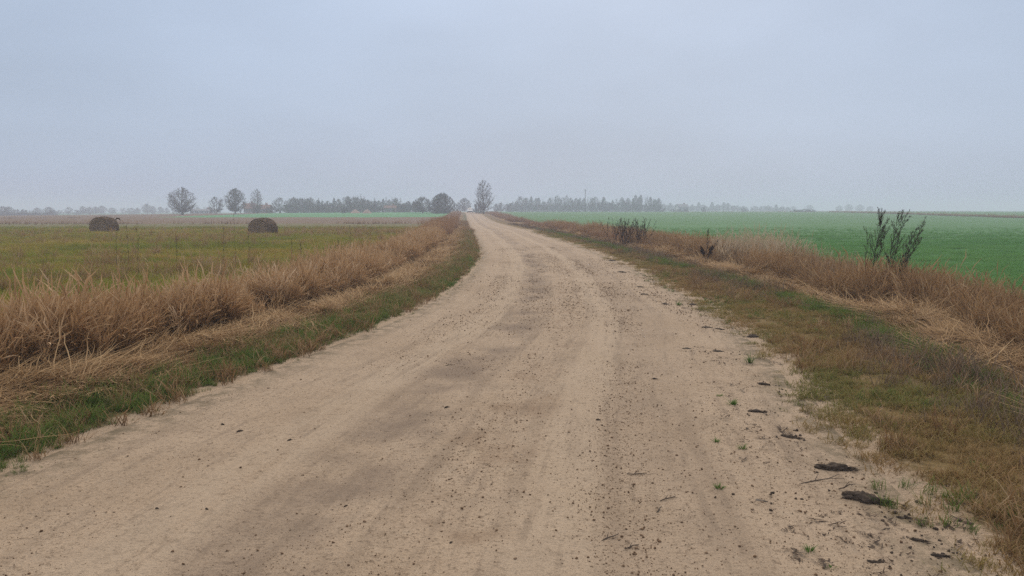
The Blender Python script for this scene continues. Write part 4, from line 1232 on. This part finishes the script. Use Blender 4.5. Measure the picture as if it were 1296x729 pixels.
tree('broad_tree', 588, 320, 251, 19, 'hazy round tree between dome willow and lone birch')
tree('bush', 436, 235, 262, 12, 'dark low bush just left of the sand heaps')
tree('bush', 578, 320, 258, 12, 'hazy bush behind the right flank of the dome willow')
tree('multi_stem_tree', 441, 270, 248, 13, 'upright forked tree poking above the wood behind the sand heaps')
GW = 'bare trees of the left wood'
LW = 'hazy bare tree in the left wood behind the sand heaps'
LS = 'dark spruce pointing out of the left wood'
LK = {'broad_tree': 'rounded hazy tree %s', 'dense_tree': 'dense oval hazy tree %s', 'multi_stem_tree': 'open forked hazy tree %s',
      'slim_tree': 'slim upright hazy tree %s', 'poplar_tree': 'thin pointed hazy tree %s', 'bush': 'low hazy bush %s'}
for px in np.arange(368, 528, 4.3):
    e = 251.5 + 1.5 * math.sin(px * 0.11) + random.uniform(-1.6, 2.2) + (1.5 if px > 490 else 0)
    d_ = random.uniform(275, 330)
    k = random.choice(['broad_tree', 'dense_tree', 'dense_tree', 'multi_stem_tree', 'slim_tree', 'bush'])
    wd = {'broad_tree': 14, 'dense_tree': 11, 'multi_stem_tree': 11, 'slim_tree': 7, 'bush': 15}[k]
    if k == 'bush': e = 257
    tree(k, px + random.uniform(-1.5, 1.5), d_, e, wd * random.uniform(0.85, 1.2), LK[k] % 'in the left wood behind the sand heaps', GW)
for px, e in [(374, 249.5), (403.5, 248.5), (408, 251)]:
    tree('spruce_tree', px, 290, e, 7, LS, 'spruces of the left wood')
for px, e in [(453, 247), (457, 245.5), (461, 248), (474, 249.5), (489, 249), (497, 250), (507, 250), (386, 250)]:
    tree('poplar_tree', px, 340, e, 5, 'thin pale tree rising above the left wood', 'thin trees above the left wood')
for px in np.arange(366, 530, 9):
    tree('bush', px, 268 + random.uniform(-6, 6), 259.5 + random.uniform(-1.5, 1.5), 15, 'low hazy bush along the foot of the left wood', 'bushes along the left wood')
# far left line
GL = 'hazy trees along the far left horizon'
for px, e, wd, d_, k in [(4, 261, 14, 330, 'broad_tree'), (11, 261.5, 14, 335, 'broad_tree'), (22, 265, 14, 330, 'bush'), (30, 265, 12, 335, 'bush'), (47, 263, 13, 420, 'broad_tree'), (62, 262, 14, 350, 'broad_tree'),
                         (67, 265.5, 12, 345, 'bush'), (87, 262, 11, 430, 'multi_stem_tree'), (97, 265.5, 12, 430, 'bush'), (105, 261, 9, 440, 'dense_tree'), (113, 262, 12, 430, 'broad_tree'), (121, 261.5, 10, 470, 'dense_tree'),
                         (129, 260.5, 13, 480, 'broad_tree'), (142, 263, 12, 520, 'broad_tree'), (156, 263, 9, 520, 'multi_stem_tree'), (166, 263, 13, 500, 'bush'), (174, 263, 9, 510, 'dense_tree'),
                         (186, 258, 13, 480, 'dense_tree'), (194, 261, 9, 490, 'broad_tree'), (203, 262, 10, 560, 'slim_tree'), (211, 263, 8, 560, 'slim_tree'), (75, 266, 14, 500, 'bush'), (38, 266.5, 12, 430, 'bush'), (250, 262, 9, 560, 'slim_tree'), (260, 262, 9, 560, 'multi_stem_tree')]:
    tree(k, px, d_, e, wd, LK[k] % 'far off on the left horizon', 'hazy bushes along the far left horizon' if k == 'bush' else GL)
for px in np.arange(0, 72, 9):
    tree('bush', px, 318, 269, 15, 'low dark far hedge bush at the extreme left', 'hedge bushes at the extreme left')
# right wood
GR = 'pale bare trees of the right wood'
LR = 'pale hazy tree in the wood right of the lone birch'
for px, e, wd in [(628, 258, 10), (634, 256.5, 12), (642, 258, 10)]:
    tree('broad_tree', px, 370, e, wd, 'pale hazy low tree just right of the lone birch', 'low trees beside the lone birch')
for px in np.arange(646, 834, 3.6):
    e = 250.8 + 1.8 * math.sin(px * 0.13) + random.uniform(-3.0, 3.6) + (3 if px < 656 else 0)
    k = random.choice(['slim_tree', 'slim_tree', 'poplar_tree', 'dense_tree', 'multi_stem_tree'])
    wd = {'dense_tree': 9, 'multi_stem_tree': 9, 'slim_tree': 6.5, 'poplar_tree': 5}[k]
    if 757 < px < 776: e += 3
    tree(k, px + random.uniform(-1.2, 1.2), random.uniform(390, 470), e, wd * random.uniform(0.9, 1.3), LK[k] % 'in the wood right of the lone birch', GR)
for px in np.arange(648, 838, 8.5):
    tree('bush', px, 385 + random.uniform(-6, 6), 258 + random.uniform(-1.5, 1.5), 15, 'pale hazy bush along the foot of the right wood', 'bushes along the right wood')
tree('dense_tree', 829, 430, 252.5, 12, 'round topped hazy tree at the right end of the right wood')
GF = 'faintest trees on the far right horizon'
for px, e, wd, k in [(840, 258, 10, 'broad_tree'), (848, 257, 9, 'dense_tree'), (857, 260, 12, 'broad_tree'), (868, 260, 12, 'broad_tree'), (876, 259, 9, 'dense_tree'), (884, 256, 6, 'slim_tree'), (890, 259, 10, 'broad_tree'), (901, 256, 7, 'slim_tree'),
                     (908, 259, 10, 'broad_tree'), (916, 256, 7, 'dense_tree'), (921, 257, 7, 'slim_tree'), (929, 260, 10, 'broad_tree'), (941, 262, 11, 'broad_tree'), (963, 261, 5, 'slim_tree'), (972, 260, 8, 'broad_tree'), (982, 259, 6, 'slim_tree'), (990, 261, 8, 'broad_tree'),
                     (1004, 261, 8, 'broad_tree'), (1024, 259.5, 12, 'broad_tree'), (1062, 260, 10, 'broad_tree'), (1074, 258.5, 12, 'broad_tree'), (1088, 259, 12, 'broad_tree'), (1101, 261, 10, 'broad_tree')]:
    tree(k, px, 620 if px < 1000 else 760, e, wd, LK[k] % 'fading out on the far right horizon', GF)
for px in np.arange(836, 1000, 3.7):
    k = random.choice(['broad_tree', 'bush', 'bush', 'slim_tree', 'multi_stem_tree'])
    tree(k, px + random.uniform(-1.8, 1.8), random.uniform(600, 720), 261.5 + random.uniform(-2.2, 1.4) + 1.2 * (px > 935), {'broad_tree': 8, 'bush': 12, 'slim_tree': 5, 'multi_stem_tree': 7}[k] * random.uniform(0.8, 1.2), LK[k] % 'fading out on the far right horizon', GF)
tree('bush', 891, 420, 261.5, 7, 'small foggy bush on the far side of the green field')
tree('bush', 941, 430, 263, 9, 'lone foggy bush out in the green field, right of the white house')
for px in (852, 859, 868):
    tree('bush', px, 400, 264.5, 9, 'low hazy bush around the white house', 'bushes around the white house')
for px, e, wd in [(1007, 265.2, 16), (1018, 264.6, 18), (1028, 265.3, 14)]:
    tree('bush', px, 330, e, wd, 'low dark thorn bush on the far edge of the green field', 'thorn bushes on the far green field')

# dark rough bank crossing the right field, and the far crest hedge
n = 2600
t_ = rng.uniform(0, 1, n)
ax, ay = at(1300, 276.3); cx, cy = at(1050, 268.7)
y = ay * (cy / ay) ** t_; x = np.interp(y, [ay, cy], [ax, cx]) + rng.normal(0, 1.0, n) + 30 * 0
x = np.where(t_ < 0, x, x)
scatter('field_margin', 'dark rough grass margin crossing the far right of the green field', red_p, pts(x, y), rng.uniform(0.25, 0.75, n))
n = 500
x = rng.uniform(60, 170, n); y = 285 + rng.normal(0, 1.5, n)
scatter('far_margin', 'pale rough grass on the far edge of the green field', weed_p, np.stack([x, y, H(x, y)], -1), rng.uniform(0.4, 0.8, n))

# ------------------------------------------------------------------ buildings, heaps, pole, car
M_wall = plain('whitewashed_wall', (0.62, 0.60, 0.57), 0.9, 0.08, 1.5)
M_wallp = plain('pinkish_plaster', (0.42, 0.30, 0.25), 0.9, 0.1, 1.5)
M_roof = plain('brown_red_roof', (0.24, 0.13, 0.10), 0.9, 0.2, 2.0)
M_roofg = plain('grey_roof', (0.28, 0.27, 0.27), 0.9, 0.15, 2.0)
M_frame = plain('white_frame', (0.7, 0.7, 0.68), 0.6)
M_glass = plain('dark_window_glass', (0.03, 0.035, 0.04), 0.1, spec=0.8)
M_door = plain('brown_door', (0.10, 0.06, 0.04), 0.7)


def house(label, px, dist, wm, dm, hm, rm, wall, roof, rz=0.0, cat='house', name='farmhouse', nw=3, base=None):
    x, y = put(px, dist)
    t = thing(name, label, cat, (x, y, float(H(x, y)) - 0.1), rz)
    m = MB(); a, b = wm / 2, dm / 2
    m.box(-a, a, -b, b, 0, hm)
    m.add([(-a, -b, hm), (-a, b, hm), (-a, 0, hm + rm), (a, -b, hm), (a, b, hm), (a, 0, hm + rm)], [(0, 2, 1), (3, 4, 5)])
    m.build('wall', wall, t)
    m = MB(); o = 0.35; k = rm / b
    for s in (-1, 1):
        e0 = (s * (b + o), hm - o * k); 
        V = []
        for xx in (-a - o, a + o):
            V += [(xx, e0[0], e0[1] + .02), (xx, 0, hm + rm + .02), (xx, 0, hm + rm + .16), (xx, e0[0], e0[1] + .16)]
        m.add(V, [(0, 1, 2, 3), (4, 7, 6, 5), (0, 4, 5, 1), (3, 2, 6, 7), (0, 3, 7, 4)])
    rf = m.build('roof', roof, t)
    MB().box(a * .3, a * .3 + .6, -.3, .3, hm + rm - .4, hm + rm + .8).build('chimney', M_roof, rf)
    for i in range(nw):
        xx = -a + wm * (i + 0.5) / (nw + 1)
        w_ = MB(); z0 = hm * 0.35; z1 = hm * 0.8; ww = 0.55
        w_.box(xx - ww - .08, xx - ww, -b - .07, -b + .02, z0 - .08, z1 + .08).box(xx + ww, xx + ww + .08, -b - .07, -b + .02, z0 - .08, z1 + .08)
        w_.box(xx - ww, xx + ww, -b - .07, -b + .02, z1, z1 + .08).box(xx - ww, xx + ww, -b - .07, -b + .02, z0 - .08, z0).box(xx - .03, xx + .03, -b - .06, -b + .02, z0, z1)
        wo = w_.build('window', M_frame, t)
        MB().box(xx - ww, xx + ww, -b - .03, -b - .005, z0, z1).build('pane', M_glass, wo)
    xx = -a + wm * (nw + 0.5) / (nw + 1)
    dr = MB().box(xx - .45, xx + .45, -b - .05, -b + .02, 0, min(2.0, hm * .85)).build('door', M_door, t)
    MB().box(xx + .3, xx + .36, -b - .12, -b - .052, .95, 1.05).build('handle', M_roofg, dr)
    return t


house('low farmhouse with brownish roof behind the slender grey birch', 316, 262, 3.4, 4, 1.9, 1.5, M_wall, M_roof, 0.3)
house('long pinkish outbuilding between the birch and the open tree', 334, 266, 4.8, 4, 1.7, 1.2, M_wallp, M_roof, -0.1, 'outbuilding', 'outbuilding', 4)
house('long low whitish shed right of the lone oak', 258, 300, 9, 5, 1.2, 0.6, M_wall, M_roofg, 0.05, 'shed', 'shed', 4)
house('pinkish house half hidden in the wood right of the sand heaps', 494, 262, 3.6, 4, 1.6, 0.7, M_wallp, M_roof, 0.1, 'house', 'house', 3)
house('tiny white foggy house beyond the green field', 863, 410, 5.5, 5, 2.4, 1.6, M_wall, M_roofg, 0.2, 'house', 'house', 2)

m_, q_ = new_mat('heaped_sand')
p_ = q_.n('ShaderNodeTexCoord').outputs['Object']
finish(q_, q_.ramp(q_.noise(p_, 1.6, 4), [(0.3, (0.30, 0.19, 0.14)), (0.7, (0.40, 0.28, 0.21))]), 0.95, q_.noise(p_, 5, 4), 0.5, 0.1)
for px, wd, hp, lab in [(449.5, 14, 5.2, 'brownish sand heap, left and flatter of two before the wood'), (464.5, 13, 5.4, 'brownish sand heap, right and more pointed of two before the wood')]:
    x, y = put(px, 228); pm = y / FPX
    rr, aa = np.meshgrid(np.linspace(0, 1, 14), np.linspace(0, 2 * PI, 40, endpoint=False), indexing='ij')
    X = rr * np.cos(aa); Y = rr * np.sin(aa)
    Z = (1 - rr ** 1.25) * (0.8 + 0.4 * fbm(X * 2 + px, Y * 2, 7)) + 0.12 * (fbm(X * 5 + px, Y * 5, 9) - .5) * (1 - rr)
    i = np.arange(14 * 40).reshape(14, 40); j = np.roll(i, -1, 1)
    V = np.stack([X * wd * pm / 2, Y * wd * pm / 2.4, Z * hp * pm], -1).reshape(-1, 3)
    o = link('sand_heap', mesh_np('sand_heap', V, np.stack([i[:-1], i[1:], j[1:], j[:-1]], -1).reshape(-1, 4), m_, True), None, (x, y, float(H(x, y)) - 0.05))
    tag(o, lab, 'sand heap', 'sand heaps before the wood')

x, y = put(740.5, 330)
t = thing('utility_pole', 'tall thin dark utility pole rising above the right wood', 'pole', (x, y, float(H(x, y))))
M_pole = plain('pole_wood', (0.10, 0.085, 0.07), 0.9)
ht = CAM_H + (266.5 - 239.5) * y * 0.995 / FPX - float(H(x, y))
MB().tube([(0, 0, 0), (0, 0, ht * .5), (0, 0, ht)], [0.17, 0.15, 0.12], 10).build('pole', M_pole, t)
ca = MB().box(-0.45, 0.45, -0.18, -0.10, ht - 0.75, ht - 0.63).build('crossarm', M_pole, t)
for s in (-.38, .38):
    MB().tube([(s, -.14, ht - .63), (s, -.14, ht - .55), (s, -.14, ht - .45)], [0.03, 0.06, 0.035], 8).build('insulator', M_wall, ca)

# white car coming up over the crest
M_paint = plain('white_car_paint', (0.78, 0.79, 0.80), 0.25, 0.03, 1, spec=0.6)
M_rub = plain('tyre_rubber', (0.025, 0.025, 0.025), 0.9)
M_met = plain('alloy', (0.5, 0.5, 0.52), 0.35, metallic=0.8)
M_lamp = plain('headlamp_lens', (0.75, 0.78, 0.8), 0.1, spec=0.8)
M_trim = plain('black_trim', (0.03, 0.03, 0.032), 0.6)
x, y = put(594.6, 232)
car = thing('car', 'white car coming over the crest of the dirt road', 'car', (x, y, float(H(x, y)) + 0.06), 0.06)
# body lofted from cross sections along its length (front faces -y)
secs = [(-2.05, 0.62, 0.30, 0.62, 0.66), (-1.95, 0.80, 0.22, 0.74, 0.80), (-1.3, 0.86, 0.18, 0.88, 0.94), (-0.85, 0.87, 0.18, 0.92, 1.0), (0.4, 0.88, 0.18, 0.93, 1.0), (1.6, 0.87, 0.20, 0.95, 1.02), (1.98, 0.80, 0.26, 0.92, 0.98), (2.08, 0.70, 0.34, 0.80, 0.84)]
V = []; F = []
for (yy_, hw, zb, zs, zt_) in secs:
    V += [(-hw * .92, yy_, zb), (-hw, yy_, (zb + zs) / 2), (-hw * .97, yy_, zs), (-hw * .6, yy_, zt_), (hw * .6, yy_, zt_), (hw * .97, yy_, zs), (hw, yy_, (zb + zs) / 2), (hw * .92, yy_, zb)]
for i in range(len(secs) - 1):
    for j in range(8):
        F.append((i * 8 + j, i * 8 + (j + 1) % 8, (i + 1) * 8 + (j + 1) % 8, (i + 1) * 8 + j))
L8 = (len(secs) - 1) * 8
F += [(0, 1, 6, 7), (1, 2, 5, 6), (2, 3, 4, 5), (L8 + 7, L8 + 6, L8 + 1, L8), (L8 + 6, L8 + 5, L8 + 2, L8 + 1), (L8 + 5, L8 + 4, L8 + 3, L8 + 2)]
MB().add(V, F).build('body', M_paint, car, True)
cab = [(-0.95, 0.76, 0.97), (-0.25, 0.60, 1.46), (0.9, 0.60, 1.50), (1.95, 0.70, 1.0)]
V = []
for (yy_, hw, zt_) in cab: V += [(-hw, yy_, zt_), (hw, yy_, zt_)]
Vb = [(-0.78, -0.95, 0.93), (0.78, -0.95, 0.93), (0.78, 1.95, 0.95), (-0.78, 1.95, 0.95)]
MB().add(V + Vb, [(2, 3, 5, 4), (0, 1, 3, 2), (4, 5, 7, 6), (8, 0, 2), (8, 2, 4), (8, 4, 11), (11, 4, 6), (9, 3, 1), (9, 5, 3), (9, 10, 5), (10, 7, 5)]).build('cabin', M_paint, car)
MB().add([(-.68, -.93, 1.02), (.68, -.93, 1.02), (.55, -.31, 1.44), (-.55, -.31, 1.44), (-.68, -.91, 1.00), (.68, -.91, 1.00), (.55, -.29, 1.42), (-.55, -.29, 1.42)],
         [(0, 1, 2, 3), (0, 4, 5, 1), (3, 2, 6, 7), (0, 3, 7, 4), (1, 5, 6, 2)]).build('windscreen', M_glass, car)
for s in (-1, 1):
    MB().add([(s * .80, -.6, 1.02), (s * .80, 1.3, 1.02), (s * .64, .85, 1.42), (s * .64, -.2, 1.40), (s * .76, -.6, 1.0), (s * .76, 1.3, 1.0), (s * .6, .85, 1.40), (s * .6, -.2, 1.38)],
             [(0, 1, 2, 3), (0, 4, 5, 1), (1, 5, 6, 2), (2, 6, 7, 3), (3, 7, 4, 0)]).build('side_window', M_glass, car)
    MB().box(s * .62 - .15, s * .62 + .15, -2.06, -1.9, .62, .74).build('headlight', M_lamp, car)
    MB().box(s * .98 - .1, s * .98 + .1, -.75, -.6, .95, 1.1).build('wing_mirror', M_paint, car)
    for yy_ in (-1.3, 1.3):
        w_ = MB(); w_.tube([(s * .70, yy_, .31), (s * .72, yy_, .31), (s * .86, yy_, .31), (s * .88, yy_, .31)], [.27, .31, .31, .27], 20)
        wh = w_.build('wheel', M_rub, car)
        MB().tube([(s * .875, yy_, .31), (s * .892, yy_, .31)], [.19, .17], 14).build('rim', M_met, wh)
MB().box(-.5, .5, -2.10, -2.0, .40, .56).build('grille', M_trim, car)

# ------------------------------------------------------------------ foggy air
m, q = new_mat('pale_air')
vol = q.n('ShaderNodeVolumePrincipled', {'Color': (0.82, 0.875, 1.0, 1), 'Density': 0.0019, 'Anisotropy': 0.1})
q.n('ShaderNodeOutputMaterial', {'Volume': vol.outputs[0]})
hz = MB().box(-1450, 1450, -1450, 1450, -3, 11.6).build('haze', m)
tag(hz, 'pale fog lying over the fields and fading the far trees', 'haze', None, 'stuff')
